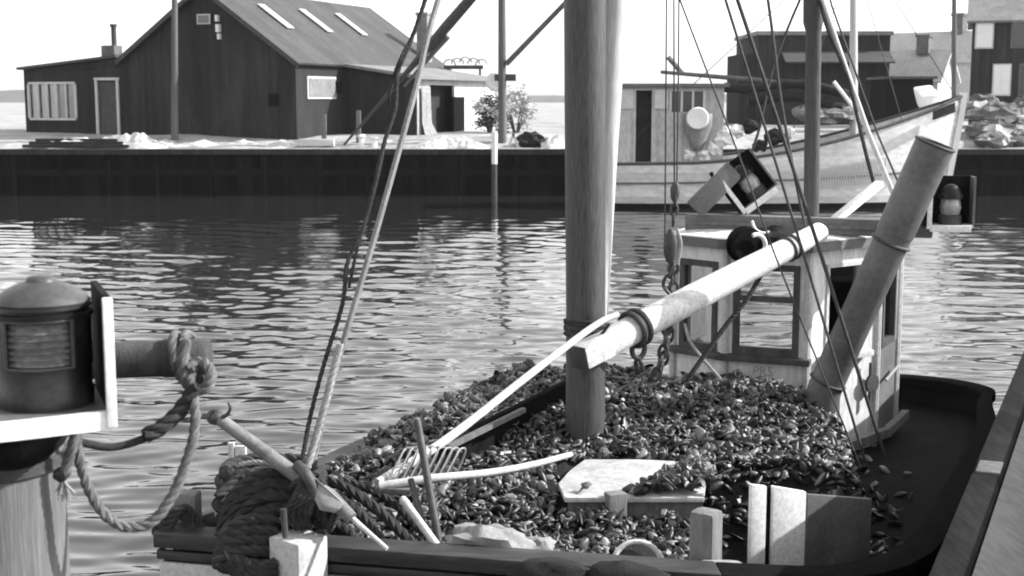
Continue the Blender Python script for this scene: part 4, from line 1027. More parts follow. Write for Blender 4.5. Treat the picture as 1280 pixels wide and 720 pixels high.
def topside():
    # beam across the wheelhouse roof carrying the lantern screens
    p, q = U(858, 273, 10.98), U(1166, 285, 10.32); p.z = q.z = 3.025
    MB().bar(p, q, .12, .13).build('lantern_beam', M['grey_paint'], boat, bevel=.012)
    MB().bar(p + Vector((.02, -.075, .0)), q + Vector((.02, -.075, .0)), .025, .025).build('beam_batten', M['grey_wood'], boat)
    # mizzen mast
    m0 = U(1017, 300, 12.0); m0.z = 1.22; 
    MB().tube([m0, U(1017, 40, 12.0), U(1016.5, 28, 12.0), U(1015, -260, 12.0)], [.07, .068, .088, .07], 16).build('mizzen_mast', M['mast_wood'], boat, smooth=True)
    # legs from the roof
    MB().bar(U(1040, 278, 10.85), U(1100, 229, 11.1), .085, .05).build('brace', M['white_edge'], boat, bevel=.006)
    MB().tube([U(1118, 246, 11.4), U(1085, 165, 11.6), U(1045, 50, 11.8), U(1028, 0, 11.9), U(1020, -40, 12)], .022, 10).build('pole', M['spar_wood'], boat, smooth=True)
    MB().rope([U(1094, 236, 11.2), U(1082, 190, 11.3), U(1060, 100, 11.6), U(1036, 40, 11.8), U(1024, 0, 11.9)], .017).build('tackle_rope', M['dark_rope'], boat, smooth=True)
    MB().tube([U(1128, 240, 11.3), U(1098, 170, 11.4), U(1040, 8, 11.8), U(1030, -30, 12)], .009, 6).build('stay', M['wire'], boat, smooth=True)
    MB().rope([U(1002, -5, 11.9), U(985, 35, 11.8), U(965, 90, 11.6), U(948, 165, 11.3), U(930, 212, 11.2)], .012, lay=9).build('lifting_rope', M['dark_rope'], boat, smooth=True)
    # lantern screens with lamps: one upright, one canted
    def lamp_box(name, pos, label, cant, k=1.0):
        t = thing(name, (0, 0, 0), label, 'lantern')
        r = .085
        MB().box((-.185, .0, .08), (.03, .2, .40)).build('side_screen', M['dark_paint'], t, bevel=.004)
        MB().box((-.155, -.108, .06), (.035, .016, .40)).box((.0, -.108, -.135), (.3, .016, .05)).build('screen_edge', M['white_edge'], t, bevel=.003)
        MB().box((.0, .0, -.12), (.33, .2, .02)).build('shelf', M['white_paint'], t)
        MB().box((.0, .11, .07), (.33, .02, .36)).build('back_screen', M['dark_paint'], t)
        MB().box((.172, .02, .07), (.015, .17, .36)).build('side_screen', M['grey_paint'], t)
        o = Vector((.01, -.0, -.11)); H_ = .27
        MB().lathe([(r, 0), (r, .07), (r * .9, .075)], o, 20).build('lamp_base', M['iron'], t, smooth=True)
        MB().lathe([(r * .8, .075), (r * .88, .1), (r * .95, .13), (r * .88, .17), (r * .8, .195)], o, 20).build('lens', M['pale_lens'], t, smooth=True)
        MB().lathe([(r * 1.05, .195), (r * 1.05, .225), (r * .9, .235), (r * .9, .25), (r * .6, .285), (r * .3, .30), (.01, .305)], o, 20).build('dome', M['lantern_metal'], t, smooth=True)
        t.rotation_euler = (0, cant, R_(-8)); t.scale = (1, 1, 1)
        t.location = pos
        return t
    lamp_box('side_lantern', U(1186, 262, 10.25), 'upright boxed lantern on the right end of the wheelhouse roof beam', 0)
    t = lamp_box('side_lantern', U(938, 233, 10.9), 'boxed lantern canted over on the left of the wheelhouse roof', R_(-38))
    b = MB().bar(U(868, 262, 10.8), U(918, 212, 10.85), .17, .04, up=(0, 1, 0)).build('screen_board', M['grey_paint'], bevel=.006)
    tag(b, 'dark loose board leaning beside the canted lantern on the roof', 'board')
    # drum, strap and block on the roof next to the boom end
    t = thing('winch_block', U(935, 305, 10.35), 'black block with pale curved straps by the boom on the wheelhouse front', 'block')
    b = MB(); rx = Matrix.Rotation(PI / 2, 3, 'X') @ Matrix.Rotation(R_(25), 3, 'Y')
    c = U(931, 306, 10.25)
    b.lathe([(.02, -.06), (.13, -.06), (.14, -.03), (.10, -.02), (.10, .02), (.14, .03), (.13, .06), (.02, .06)], c, 22, rx)
    b.build('sheave', M['black_tar'], t, smooth=True)
    MB().torus(c + Vector((.07, -.08, .0)), .085, .018, rx, n=14, a0=R_(-40), a1=R_(110)).build('strap', M['white_edge'], t, smooth=True)
    MB().blob(U(972, 297, 10.35), (.2, .1, .085), n=16, m=9, amp=.25, seed=4).build('canvas_wrap', M['dark_canvas'], t, smooth=True)
    MB().tube(smooth_path([U(940, 276, 10.3), U(944, 286, 10.28), U(953, 291, 10.26), U(962, 290, 10.26)]), .011, 8).build('strap', M['white_edge'], t, smooth=True)
    # ropes before the wheelhouse front
    MB().rope([U(952, 342, 10.1), U(935, 372, 10.0), U(905, 410, 9.9), U(875, 452, 9.8), U(856, 480, 9.75)], .02).build('preventer_rope', M['dark_rope'], boat, smooth=True)
    MB().tube(smooth_path([U(856, 405, 10.2), U(862, 425, 10.1), U(878, 448, 10.0), U(908, 482, 9.9)]), .012, 8).build('loose_line', M['pale_rope'], boat, smooth=True)
    # exhaust pipe
    b = MB(); a, e, c = U(1027, 540, 9.62), U(1028, 492, 9.6), U(1169, 180, 9.3); a.z = 1.25
    dv = (c - e).normalized()
    b.tube([a, e - Vector((0, 0, .02)), e + dv * .06, e.lerp(c, .3), e.lerp(c, .66)], [.125, .125, .122, .120, .125], 26)
    pp = b.build('exhaust_pipe', M['pipe_metal'], boat, smooth=True)
    b = MB(); pts = [e.lerp(c, .655), e.lerp(c, .99), c]; b.tube(pts, [.131, .136, .134], 26, cap=False); b.tube([p for p in pts], [.122, .127, .125], 26, cap=False); b.build('pipe_sleeve', M['pipe_metal'], pp, smooth=True)
    x, y, _ = basis(dv)
    for cc_, R1, r1 in ((c, .134, .011), (e.lerp(c, .62), .13, .013), (e + dv * .1, .128, .01)):
        MB().torus(cc_, R1, r1, Matrix((x, y, dv)).transposed(), n=28, k=8).build('pipe_band', M['iron'], pp, smooth=True)
M['pale_lens'] = mat('pale_lens', .3, .16, 9, rough=.15, spec=.7, bump=.1)
topside()

# --- tackle with chain hanging by the mast
def tackle():
    d = 9.6
    t = thing('hoisting_tackle', U(843, 470, d), 'rope falls with a hook block and hanging chain left of the wheelhouse', 'tackle')
    for x0, x1 in ((834, 831), (842, 843), (850, 846)):
        MB().tube([U(x0, -200, d), U((x0 + x1) / 2, 100, d), U(x1, 232 if x1 != 831 else 300, d)], .0055, 6).build('rope_fall', M['wire'], t, smooth=True)
    MB().blob(U(844, 240, d), (.035, .03, .075), n=12, m=8, amp=.12).build('swivel', M['iron'], t, smooth=True)
    MB().blob(U(838, 308, d), (.05, .035, .125), n=16, m=10, amp=.06).torus(U(842, 335, d), .035, .014, Matrix.Rotation(PI / 2, 3, 'X'), n=14, k=7).build('hook_block', M['iron'], t, smooth=True)
    MB().tube(smooth_path([U(846, 286, d - .04), U(851, 305, d - .05), U(847, 330, d - .04)]), .012, 8).build('hook', M['galvanised'], t, smooth=True)
    def chain(pts, R, r):
        b = MB()
        P = smooth_path(pts, 12); L = 0; last = None; k = 0; step = R * 2.05
        acc = step
        for p, q in zip(P, P[1:]):
            seg = (q - p).length; s = 0
            while acc + seg - s >= step:
                s += step - acc; acc = 0
                c = p.lerp(q, s / seg); dv = (q - p).normalized(); x, y, _ = basis(dv, Vector((0, 1, 0)))
                rot = Matrix((dv, x if k % 2 else y, (y if k % 2 else -x))).transposed()
                b.torus(c, R * .72, r, rot, n=14, k=6, sx=1.75); k += 1
            acc += seg - s
        b.build('chain', M['iron'], t, smooth=True)
    chain([U(844, 250, d), U(842, 270, d), U(841, 285, d)], .034, .010)
    chain([U(840, 338, d), U(833, 360, d), U(838, 372, d), U(834, 400, d), U(832, 425, d), U(826, 450, d), U(818, 475, d)], .042, .0135)
    chain([U(842, 345, d + .05), U(842, 380, d + .05), U(838, 410, d + .05), U(832, 440, d + .05), U(824, 468, d + .05)], .042, .0135)
tackle()

# --- posts on the bow
def bow():
    # white bitt
    c = Z(362, 668, 1.98)
    a = U(337, 669, 6.32); 
    Rm = Matrix.Rotation(R_(-38), 3, 'Z')
    bc = U(375, 690, 6.5)
    ztop = U(375, 676, 6.45).z
    MB().box((U(372, 690, 6.5).x, 6.53, (1.2 + ztop) / 2), (.2, .215, ztop - 1.2), Matrix.Rotation(R_(52), 3, 'Z')).build('bitt', M['white_paint'], boat, bevel=.015)
    MB().tube([U(357, 672, 6.45), U(354, 636, 6.45)], .016, 8).build('bitt_pin', M['iron'], boat, smooth=True)
    # dark timberhead at the far left and its rope turns
    p = U(236, 672, 7.0); q = U(236, 614, 7.0)
    MB().box((p.x, 7.0, (1.6 + q.z) / 2), (.125, .11, q.z - 1.6), Matrix.Rotation(R_(-8), 3, 'Z')).build('timberhead', M['post_wood'], boat, bevel=.02)
    r = thing('rope_turns', U(222, 665, 6.85), 'dark rope turns hitched beside the leftmost timberhead', 'rope')
    b = MB()
    for k in range(4):
        x = 0 + k * .035
        b.rope([U(193 + 6 * k, 668 - 2 * k, 6.82), U(204 + 9 * k, 640 - 2 * k, 6.84), U(222 + 9 * k, 640 + 5 * k, 6.86), U(240 + 9 * k, 662 + 3 * k, 6.84), U(252 + 9 * k, 678 + k, 6.8)], .021)
    b.build('rope', M['dark_rope'], r, smooth=True)
    # two pale stakes behind the coil
    for px, py, w_, lab in ((290, 553, .035, 'pale stake with a dark edge behind the rope coil'), (302, 557, .06, 'broader pale stake behind the rope coil')):
        p = U(px, 553, 7.45); e = Vector((p.x, 7.45, 1.2))
        o = MB().bar(e, U(px - 1, py, 7.45), w_, .03, up=(0, 1, 0)).build('stake', M['pale_wood'], boat, bevel=.004)
    # right timberhead
    p = U(886, 643, 6.52)
    MB().box((p.x, 6.6, (1.5 + p.z) / 2), (.13, .14, p.z - 1.5), Matrix.Rotation(R_(56), 3, 'Z')).build('timberhead', M['post_wood'], boat, bevel=.035)
    tag(MB().blob(U(898, 708, 6.44), (.13, .08, .022), n=18, m=8, amp=.15, flat=True).build('rope_flake', M['pale_rope'], smooth=True), 'pale flattened rope flake at the foot of the rounded timberhead', 'rope')
    # rope coil
    cc = Vector((U(336, 630, 6.98).x, 7.0, 1.62))
    t = thing('rope_coil', cc, 'big heaped coil of thick tarred rope on the bow beside the white bitt', 'rope coil')
    pts = []; N = 7; rd = random.Random(3); top_b = MB()
    for i in range(N * 16):
        a = 2 * PI * i / 16; k = i / 16
        rr = .245 + .012 * math.sin(k * 2.4) - .08 * max(0, (k - 6) / 3)
        pts.append(cc + Vector((rr * 1.02 * math.cos(a) + .012 * math.sin(k * 1.3), rr * .85 * math.sin(a) + .012 * math.cos(k * 1.9), 0.03 + .064 * k + .012 * math.sin(a + k))))
    MB().rope(pts, .037, n=3).build('coil', M['coil_rope'], t, smooth=True)
    b = MB()
    for k in (1, 4, 6):
        dx = .012 * k
        P = [U(284 + rd.uniform(-2, 2) - 2 * k, 640 - 3 * k, 6.85 - .02 * k), U(305, 612 - 3 * k, 6.85), U(340, 592 + 2 * k, 6.86), U(375 + 4 * k, 596 + 6 * k, 6.85), U(398 + 5 * k, 628 + 6 * k, 6.82), U(402 + 3 * k, 655 + 3 * k, 6.8)]
        b.rope(P, .027, n=6)
    for k in range(4):
        j = rd.uniform(-3, 3)
        b.rope([U(345 + j, 650 + 13 * k, 6.62 - .02 * k), U(306 - 3 * k, 650 + 14 * k + j, 6.57 - .02 * k), U(280 - 2 * k + j, 668 + 12 * k, 6.54 - .015 * k), U(286 + 2 * k, 694 + 6 * k, 6.5), U(322 + j, 708 + 7 * k, 6.46 - .004 * k), U(345, 704 + 6 * k, 6.48)], .034, n=6)
    for k in range(4):
        j = rd.uniform(-3, 3)
        top_b.rope([U(276 + 9 * k, 672 + 2 * k, 6.72 - .02 * k), U(288 + 9 * k + j, 626 + 7 * k, 6.71 - .02 * k), U(320 + 5 * k, 596 + 13 * k + j, 6.70 - .02 * k), U(358 + 2 * k, 592 + 15 * k, 6.70 - .02 * k), U(396 - j, 612 + 12 * k, 6.70), U(412 - 3 * k, 658, 6.68)], .037, n=7)
    top_b.build('top_turns', M['mid_rope'], t, smooth=True)
    b.build('loose_turns', M['coil_rope'], t, smooth=True)
    MB().blob(cc + Vector((-.02, .02, .2)), (.2, .16, .2), n=14, m=9, amp=.1).build('coil_core', M['dark_canvas'], t, smooth=True)
    MB().rope([U(300, 582, 7.0), U(318, 578, 6.98), U(340, 580, 6.96), U(360, 590, 6.94), U(380, 600, 6.9)], .016, n=6).rope([U(312, 590, 7.0), U(330, 584, 6.98), U(352, 586, 6.95), U(366, 598, 6.92)], .013, n=6).build('thin_turns', M['pale_rope'], t, smooth=True)
    r = thing('hawser', U(470, 650, 7.0), 'heavy hawser bights running aft from the coil along the rail', 'rope')
    b = MB()
    b.rope([U(405, 600, 7.05), U(432, 609, 7.0), U(465, 632, 6.95), U(498, 662, 6.9), U(526, 690, 6.8)], .03)
    b.rope([U(400, 612, 7.0), U(430, 626, 6.95), U(462, 655, 6.85), U(486, 688, 6.75)], .028)
    b.rope([U(425, 600, 7.2), U(462, 612, 7.15), U(500, 636, 7.1), U(530, 668, 7.0)], .024)
    b.rope([U(395, 640, 6.85), U(420, 655, 6.8), U(440, 668, 6.75), U(452, 690, 6.7)], .026)
    b.build('rope', M['coil_rope'], r, smooth=True)
    # anchor
    t = thing('anchor', U(380, 640, 6.8), 'old iron anchor with a long rusty shank lying across the rope coil', 'anchor')
    s0, s1 = U(272, 522, 6.72), U(384, 604, 6.62)
    MB().tube([s0, s0.lerp(s1, .5), s1, U(412, 622, 6.58), U(440, 648, 6.5)], [.032, .036, .04, .045, .032], 14).build('shank', M['anchor_iron'], t, smooth=True)
    b = MB().torus(U(268, 521, 6.72), .03, .012, Matrix.Rotation(R_(70), 3, 'X'), n=16, k=8); b.blob(s0, (.036, .036, .036), n=10, m=7, amp=.1)
    b.tube(smooth_path([U(277, 522, 6.7), U(284, 518, 6.69), U(288, 510, 6.68), U(285, 503, 6.68)]), [.012, .006], 8)
    b.build('shackle', M['iron'], t, smooth=True)
    # arms & flukes
    MB().tube(smooth_path([U(372, 582, 6.62), U(382, 592, 6.56), U(392, 615, 6.54), U(384, 640, 6.55), U(365, 652, 6.58)]), [.022, .035, .04, .03, .018, .01] if False else .03, 12).build('arm', M['iron'], t, smooth=True)
    cb = MB(); cx_, cy_, cz_ = basis(s1 - s0); rq = random.Random(8)
    for k in range(7):
        c = s0.lerp(s1, .97 + .055 * k) + Vector((0, 0, -.012 * k)); tl = Matrix.Rotation(rq.uniform(-.5, .5), 3, 'X') @ Matrix.Rotation(rq.uniform(-.5, .5), 3, 'Y')
        cb.rope([c + tl @ (cx_ * math.cos(a) + cy_ * math.sin(a)) * (.062 + .02 * rq.random()) for a in np.linspace(0, 6.9, 16)], .017, n=2)
    for k in range(4):
        cb.rope([U(380 + 5 * k, 600 + 3 * k, 6.56), U(368 + 6 * k, 622, 6.52), U(358 + 8 * k, 645, 6.53), U(372 + 5 * k, 660, 6.56)], .018, n=5)
    cb.build('lashing', M['dark_rope'], t, smooth=True)
    q = [U(383, 582, 6.6), U(398, 600, 6.54), U(432, 628, 6.5), U(424, 636, 6.48), U(404, 632, 6.48), U(394, 612, 6.52)]
    MB().slab(q, -.035).build('fluke', M['galvanised'], t, bevel=.01)
    MB().tube([U(438, 646, 6.52), U(484, 686, 6.38)], [.014, .010], 8).build('tie_rod', M['pale_wood'], t, smooth=True)
    # rakes
    def rake(t, foot, tip, bask, r=.02):
        MB().tube(smooth_path(bask), [r * 1.05, r * .8], 12).build('handle', M['pale_wood'], t, smooth=True)
    t = thing('mussel_rake', U(520, 590, 7.2), 'long-handled mussel rake with a wire basket, its pole leaning up to the boom', 'rake')
    rake(t, 0, 0, [U(472, 604, 7.15), U(560, 548, 7.6), U(660, 470, 8.2), U(742, 408, 8.72), U(772, 393, 8.86)], .026)
    b = MB()
    for k in range(9):
        px = 506 + k * 8.6
        b.tube(smooth_path([U(px - 22, 602, 7.15), U(px - 8, 576, 7.2), U(px, 560 + .5 * abs(k - 4), 7.25), U(px + 7, 562, 7.3), U(px + 2, 578, 7.32), U(px - 12, 606, 7.3)]), .0055, 6)
    b.tube(smooth_path([U(484, 603, 7.15), U(520, 604, 7.17), U(556, 601, 7.2)]), .009, 8); b.tube(smooth_path([U(508, 560, 7.26), U(545, 558, 7.28), U(578, 565, 7.3)]), .006, 6)
    b.build('wire_basket', M['galvanised'], t, smooth=True)
    t = thing('spare_rake', U(560, 600, 7.2), 'shorter bent-handled rake lying across the mussels toward the hatch', 'rake')
    MB().tube(smooth_path([U(474, 608, 7.05), U(540, 598, 7.1), U(610, 591, 7.25), U(665, 581, 7.45), U(714, 568, 7.7)]), [.025, .017], 12).build('handle', M['pale_wood'], t, smooth=True)
    MB().box(U(492, 613, 7.05), (.2, .05, .03), Matrix.Rotation(R_(-10), 3, 'Z')).build('head', M['grey_wood'], t, bevel=.006)
    for p0, p1, r, m, lab in (((521, 524, 6.95), (549, 680, 6.72), .021, 'iron', 'tall dark iron bar standing upright in front of the wire basket'), ((513, 598, 6.85), (532, 668, 6.75), .017, 'iron', 'short dark iron bar beside the taller one'),
                              ((502, 622, 6.8), (552, 690, 6.62), .021, 'pale_wood', 'pale wooden stick leaning at the foot of the iron bars')):
        a, b_ = U(*p0), U(*p1); b_ = a + (b_ - a) * 1.1
        tag(MB().tube([a, a.lerp(b_, .03), b_], [r * .7, r, r], 12).build('stick' if 'stick' in lab else 'iron_bar', M[m], smooth=True), lab, 'stick' if 'stick' in lab else 'bar')
    # sack
    b = MB().blob(U(612, 684, 6.72), (.22, .14, .115), Matrix.Rotation(R_(6), 3, 'Y'), n=30, m=18, amp=.2, fr=2.4, seed=9); b.blob(U(668, 684, 6.75), (.10, .08, .05), n=18, m=10, amp=.35, seed=2)
    tag(b.build('sack', M['canvas'], smooth=True), 'crumpled canvas sack lying among the mussels behind the rail', 'sack')
    # basket hoop
    t = thing('basket', U(798, 700, 6.6), 'round basket rim peeking over the rail left of the rounded timberhead', 'basket')
    c = U(797, 708, 6.62); rot = Matrix.Rotation(R_(62), 3, 'X')
    MB().torus(c, .125, .014, rot, n=30, k=8).build('rim', M['pale_wood'], t, smooth=True)
    MB().lathe([(.02, -.12), (.1, -.11), (.12, -.01)], c + Vector((0, .02, 0)), 24, rot).build('basket_body', M['dark_wood'], t, smooth=True)
    # fender slung over the rail
    t = thing('rope_fender', U(735, 715, 6.3), 'black double-lobed fender hanging over the middle of the bow rail', 'fender')
    b = MB(); b.blob(U(688, 722, 6.26), (.2, .09, .10), n=20, m=12, amp=.12, seed=5).blob(U(780, 724, 6.24), (.2, .09, .09), n=20, m=12, amp=.12, seed=6)
    b.build('fender_body', M['dark_canvas'], t, smooth=True)
M['mid_rope'] = mat('mid_rope', .042, .02, 25, rough=.9, bump=.7, spec=.15, bdist=.004)
M['anchor_iron'] = mat('anchor_iron', .2, .1, 12, rough=.6, spec=.4, bump=.5, dirt=.6, dirt_val=.05, dirt_scale=8)
M['coil_rope'] = mat('coil_rope', .045, .022, 25, rough=.85, bump=.7, spec=.2, bdist=.004)
bow()

# --- hatch board, hold boards, port plank
def boards():
    zb = 1.69
    q = [Z(698, 604, zb), Z(712, 588, zb), Z(731, 574, zb), Z(800, 574, zb), Z(885, 578, zb), Z(880, 622, zb - .0), Z(706, 622, zb)]
    t = thing('hatch_cover', sum(q, Vector()) / 7 - UP * .3, 'pale hatch cover half buried in the mussels in front of the mast', 'hatch cover')
    ch = MB(); n = len(q)
    ch.add([p - UP * .03 for p in q] + q, [tuple(range(n))[::-1], tuple(range(n, 2 * n))] + [(i, (i + 1) % n, n + (i + 1) % n, n + i) for i in range(n)])
    ch.build('lid', M['hatch_paint'], t, bevel=.006)
    a, b_ = q[6] + Vector((.02, .03, 0)), q[5] + Vector((0, .03, 0))
    MB().slab([a + UP * -.032, b_ + UP * -.032, b_ + UP * -.45, a + UP * -.45], .04).build('coaming', M['grey_wood'], t)
    p = U(770, 594, 7.72)
    MB().box((p.x, 7.74, 1.62), (.115, .09, .2), Matrix.Rotation(R_(20), 3, 'Z')).build('stop_block', M['post_wood'], t, bevel=.01)
    MB().blob(U(733, 606, 7.85), (.03, .025, .02), n=10, m=7, amp=.3).tube([U(732, 606, 7.85), U(721, 618, 7.8)], .008, 6).build('cleat', M['grey_wood'], t, smooth=True)
    # white hold board, stands on deck
    t = thing('hold_board', (1.45, 7.5, 1.22), 'white upright hold board with a black gap, behind the rounded timberhead', 'hold board')
    def board(px0, px1, d0, d1, y0, y1, m, name, th=.035):
        a, b2 = U(px0, y0, d0), U(px1, y1, d1); c, e = Vector((b2.x, b2.y, 1.22)), Vector((a.x, a.y, 1.22))
        return MB().slab([e, c, b2, a], th).build(name, m, t, bevel=.006)
    board(936, 955, 7.36, 7.39, 604, 606, M['white_edge'], 'board')
    board(963, 1004, 7.40, 7.47, 606, 613, M['white_edge'], 'board')
    board(955.5, 962.5, 7.42, 7.43, 606, 607, M['black_tar'], 'gap_strip')
    board(1005, 1085, 7.52, 7.75, 616, 622, M['grey_paint'], 'dark_board')
    # port side plank
    a, b2 = U(552, 556, 8.35), U(712, 476, 9.6)
    q = [a, b2, b2 - UP * .42, a - UP * .3]
    t = thing('side_plank', a.lerp(b2, .5) - UP * .4, 'dark plank on edge holding back the mussels behind the long rake', 'plank')
    MB().slab(q, .05).build('plank', M['black_tar'], t, bevel=.006)
    MB().bar(U(560, 559, 8.3), U(655, 512, 8.9), .035, .03).build('batten', M['grey_wood'], t)
M['hatch_paint'] = mat('hatch_paint', .5, .32, 4, rough=.75, dirt=.6, dirt_val=.16, dirt_scale=5, bump=.4)
boards()

# ------------------------------------------------------------------ mussels
M['weed'] = mat('weed', .3, .15, 20, rough=.9)
M['chip'] = mat('chip', .5, .3, 20, rough=.6)
INS = [off((x, y), .12) for x, y, z in HULL]
def inside(x, y, poly):
    c = False; n = len(poly)
    for i in range(n):
        a, b = poly[i], poly[i - 1]
        if (a[1] > y) != (b[1] > y) and x < (b[0] - a[0]) * (y - a[1]) / (b[1] - a[1]) + a[0]: c = not c
    return c
def sst(a, b, x): t = min(1, max(0, (x - a) / (b - a))); return t * t * (3 - 2 * t)
def hz(x, y):
    z = 1.52 + .05 * pnoise(Vector((x * 1.7, y * 1.7, 0))) + .06 * pnoise(Vector((x * 4.5, y * 4.5, 5)))
    z += .10 * sst(7.2, 8.3, y)
    # mound before the wheelhouse
    z += .30 * math.exp(-((x - 1.55) / .95) ** 2 - ((y - 9.75) / 1.0) ** 2)
    # port side ridge
    z += .12 * math.exp(-((x + .55) / .5) ** 2 - ((y - 9.2) / 1.2) ** 2) 
    z += .16 * math.exp(-((x - .1) / .6) ** 2 - ((y - 10.9) / .7) ** 2)
    z += .13 * math.exp(-((x - .25) / .55) ** 2 - ((y - 9.3) / .6) ** 2)
    # starboard edge falls away
    e = x - (1.0 + (y - 6.6) * .6)          # distance over the line toward the quay side
    yc = 8.3 + .12 * pnoise(Vector((x * 3, 0, 2)))
    if x > .8: z -= .5 * sst(.0, .35, yc - y + .15) * sst(.82 + .28 * sst(7.8, 7.5, y), 1.1 + .16 * sst(7.8, 7.5, y), x)
    z -= .75 * sst(2.2, 2.5, x + .12 * (9.0 - y) + .05 * pnoise(Vector((y * 3, 0, 1))))
    # low at the foredeck left, where the coil lies
    z -= .1 * sst(-.75, -1.1, x) * sst(7.4, 6.9, y)
    # hollow beside the hatch face
    z -= .10 * math.exp(-((x - .25) / .2) ** 2 - ((y - 7.6) / .16) ** 2)
    return z
WHP = [tuple((p).xy) for p in WP]
xs = np.arange(-2.0, 3.2, .06); ys = np.arange(6.4, 12.2, .06)
def allowed(x, y):
    return inside(x, y, INS) and not inside(x, y, WHP) and not (y > 10.45 + .0 and x > 1.25)
bed = MB(); idx = {}
for i, x in enumerate(xs):
    for j, y in enumerate(ys):
        idx[i, j] = len(bed.v); bed.v.append(Vector((x, y, max(1.15, hz(x, y) - .03))))
for i in range(len(xs) - 1):
    for j in range(len(ys) - 1):
        if allowed(xs[i] + .03, ys[j] + .03): bed.f.append((idx[i, j], idx[i + 1, j], idx[i + 1, j + 1], idx[i, j + 1]))
def shell(seed):
    r = random.Random(seed); n = 8; vs = []; fs = []
    L, W_, T = .037 * r.uniform(.85, 1.15), .020 * r.uniform(.8, 1.25), .0135 * r.uniform(.75, 1.2)
    if seed in (2, 5, 8): T *= .42          # single empty valves lie flat
    st = [(0, .15), (.1, .5), (.3, .8), (.55, 1.0), (.8, .86), (.95, .45), (1, .12)]
    for u, k in st:
        for q in range(n):
            a = 2 * PI * q / n; s_ = math.sin(a)
            vs.append(((u - .5) * 2 * L, W_ * k * math.cos(a) * (1 + r.uniform(-.10, .10)) + .009 * (u - .5) ** 2 * 4, T * k * (abs(s_) ** .8) * (1 if s_ > 0 else -1)))
    m = len(st)
    fs = [(i * n + q, i * n + (q + 1) % n, (i + 1) * n + (q + 1) % n, (i + 1) * n + q) for i in range(m - 1) for q in range(n)] + [tuple(range(n))[::-1], tuple(range((m - 1) * n, m * n))]
    return np.array(vs), fs
protos = [shell(k) for k in range(10)]
cands = []
sp = .042
for x in np.arange(-1.98, 3.0, sp):
    for y in np.arange(6.45, 12.0, sp):
        for layer in (0, 1):
            if layer and random.random() < .45: continue
            X, Y = x + random.uniform(-.5, .5) * sp * 1.2, y + random.uniform(-.5, .5) * sp * 1.2
            if not allowed(X, Y): continue
            z = hz(X, Y)
            if z < 1.24: continue
            if z < 1.35 and random.random() < .5: continue
            # nothing grows through the hatch lid (only its right-hand side is buried)
            px = 640 + X / Y * F * .985
            if .28 < X < 1.1 and 7.74 < Y < 8.62: continue
            cands.append((X, Y, z + layer * random.uniform(.012, .03)))
for k in range(220):
    Y = random.uniform(7.4, 10.4); X = 2.0 + (Y - 8.6) * .12 + abs(random.gauss(0, .28)); cands.append((X, Y, 1.235))
# tumble of shells over the right edge of the lid
for k in range(430):
    Y = random.uniform(7.76, 8.6); xl_ = .69 + .72 * (Y - 7.76) + random.gauss(0, .04); X = random.uniform(min(xl_, 1.15), 1.2); dz_ = min(1, max(0, X - xl_) / .25)
    cands.append((X, Y, 1.70 + random.uniform(.0, .03) + .09 * dz_ * (.6 + .4 * pnoise(Vector((X * 5, Y * 5, 3))))))
depsg = bpy.context.evaluated_depsgraph_get
wd = MB(); rw = random.Random(77)
for k in range(420):
    p = cands[rw.randrange(len(cands))]
    q = Vector(p) + Vector((0, 0, .02)); a = rw.uniform(0, 6.28); P = [q]
    for j in range(3):
        a += rw.gauss(0, .7); q = q + Vector((math.cos(a) * rw.uniform(.02, .045), math.sin(a) * rw.uniform(.02, .045), rw.uniform(-.008, .02))); P.append(q)
    wd.tube(smooth_path(P, 3), [.0035, .0012], 4)
tag(wd.build('weed', M['weed'], loc=(0, 0, 0), smooth=True), 'pale threads of weed tangled over the mussels', kind='stuff')
ck = MB()
for k in range(520):
    p = cands[rw.randrange(len(cands))]; q = Vector(p) + Vector((rw.gauss(0, .01), rw.gauss(0, .01), .016 + rw.uniform(0, .012))); Rm = Euler((rw.gauss(0, .7), rw.gauss(0, .7), rw.uniform(0, 6.28))).to_matrix(); s_ = rw.uniform(.008, .02)
    pts = [q + Rm @ Vector((s_ * x * rw.uniform(.7, 1.3), s_ * y * rw.uniform(.7, 1.3), z)) for z in (0, .004) for x, y in ((-1, -.6), (.8, -.9), (1.2, .3), (-.2, 1))]
    ck.add(pts, [(3, 2, 1, 0), (4, 5, 6, 7), (0, 1, 5, 4), (1, 2, 6, 5), (2, 3, 7, 6), (3, 0, 4, 7)])
tag(ck.build('shell_chips', M['chip'], loc=(0, 0, 0)), 'broken pale shell bits scattered through the mussels', kind='stuff')
BED = bed.build('mussel_bed_tmp', M['mussel_bed'], loc=(0, 0, 0), smooth=True)
bpy.context.view_layer.update(); dg = depsg()
cands.sort(key=lambda p: p[0] ** 2 + p[1] ** 2 + (p[2] - H) ** 2)
cam_p = Vector((0, 0, H)); singles = []; rest = []; near_seen = 0
for p in cands:
    if len(singles) < 300:
        tgt = Vector(p) + Vector((0, 0, .012)); v = tgt - cam_p; dist = v.length
        # inside the frame?
        f_ = v.y * CP - v.z * SP; u_ = v.y * SP + v.z * CP
        pyy = 360 - F * u_ / f_; pxx = 640 + F * v.x / f_
        ok = 0 < pxx < 1280 and pyy < 716
        if ok:
            hit, loc, nn, ii, ob, mm = S.ray_cast(dg, cam_p + v.normalized() * .2, v.normalized(), distance=dist - .25)
            ok = not hit
        if ok and p[2] > hz(p[0], p[1]) + .004: singles.append(p); continue
    rest.append(p)
def rnd_rot(r):
    return (Euler((r.gauss(0, .95), r.gauss(0, .6), r.uniform(0, 6.28)))).to_matrix()
rr_ = random.Random(21)
V, FV, FL = [], [], []; base = 0
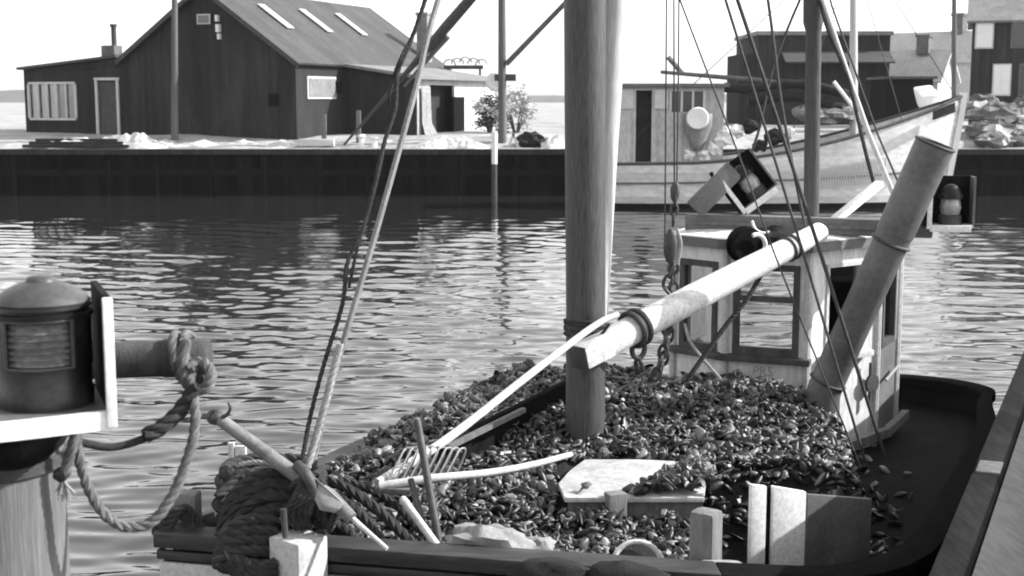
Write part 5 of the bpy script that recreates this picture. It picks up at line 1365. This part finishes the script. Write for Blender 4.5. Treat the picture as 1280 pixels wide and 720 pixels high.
for p in rest:
    pv, pf = protos[rr_.randrange(10)]; s_ = rr_.uniform(.7, 1.65)
    Rm = np.array(rnd_rot(rr_)); V.append(pv @ Rm.T * s_ + np.array(p))
    for f in pf: FV.append([q + base for q in f])
    base += len(pv)
me = bpy.data.meshes.new('mussel_heap')
bv = np.array([tuple(v) for v in bed.v]); allv = np.vstack(V + [bv])
FB = [[q + base for q in f] for f in bed.f]
fl = FV + FB
me.vertices.add(len(allv)); me.vertices.foreach_set('co', allv.ravel())
ls = np.fromiter((q for f in fl for q in f), np.int32); lens_ = np.array([len(f) for f in fl])
me.loops.add(len(ls)); me.loops.foreach_set('vertex_index', ls); me.polygons.add(len(fl)); me.polygons.foreach_set('loop_start', np.concatenate(([0], np.cumsum(lens_)[:-1])).astype(np.int32))
me.polygons.foreach_set('use_smooth', np.ones(len(fl), bool))
me.materials.append(M['mussel']); me.materials.append(M['mussel_bed'])
me.polygons.foreach_set('material_index', np.array([0] * len(FV) + [1] * len(FB), np.int32))
me.update(calc_edges=True); me.validate()
o = bpy.data.objects.new('mussel_heap', me); COL.objects.link(o); tag(o, 'mass of wet dark mussels filling the open boat', 'mussels', kind='stuff')
bpy.data.objects.remove(BED)
pm = []
for pv, pf in protos:
    m_ = bpy.data.meshes.new('mussel'); m_.from_pydata([tuple(v) for v in pv], [], pf); m_.materials.append(M['mussel_single'])
    for f in m_.polygons: f.use_smooth = True
    pm.append(m_)
for k, p in enumerate(singles):
    o = bpy.data.objects.new('mussel', pm[rr_.randrange(10)]); COL.objects.link(o)
    o.location = p; o.rotation_euler = rnd_rot(rr_).to_euler(); s_ = rr_.uniform(.85, 1.5); o.scale = (s_, s_, s_)
    tag(o, 'dark mussel shell lying on top of the heap just behind the bow rail', 'mussel', 'mussels on top of the heap near the rail')
print('mussels', len(singles), len(rest), 'faces', len(fl))

# ------------------------------------------------------------------ hazy harbour air
hb_ = MB().box((0, 550, 8), (3700, 1900, 40)); hm = bpy.data.materials.new('haze'); hm.use_nodes = True; N_ = hm.node_tree.nodes; N_.clear()
ho = N_.new('ShaderNodeOutputMaterial'); hv = N_.new('ShaderNodeVolumePrincipled'); hv.inputs['Color'].default_value = (.95, .95, .95, 1); hv.inputs['Density'].default_value = .00018; hv.inputs['Anisotropy'].default_value = .3
hm.node_tree.links.new(hv.outputs[0], ho.inputs['Volume'])
tag(hb_.build('haze', hm, loc=(0, 550, 8)), kind='stuff')

S.cycles.filter_width = 1.9
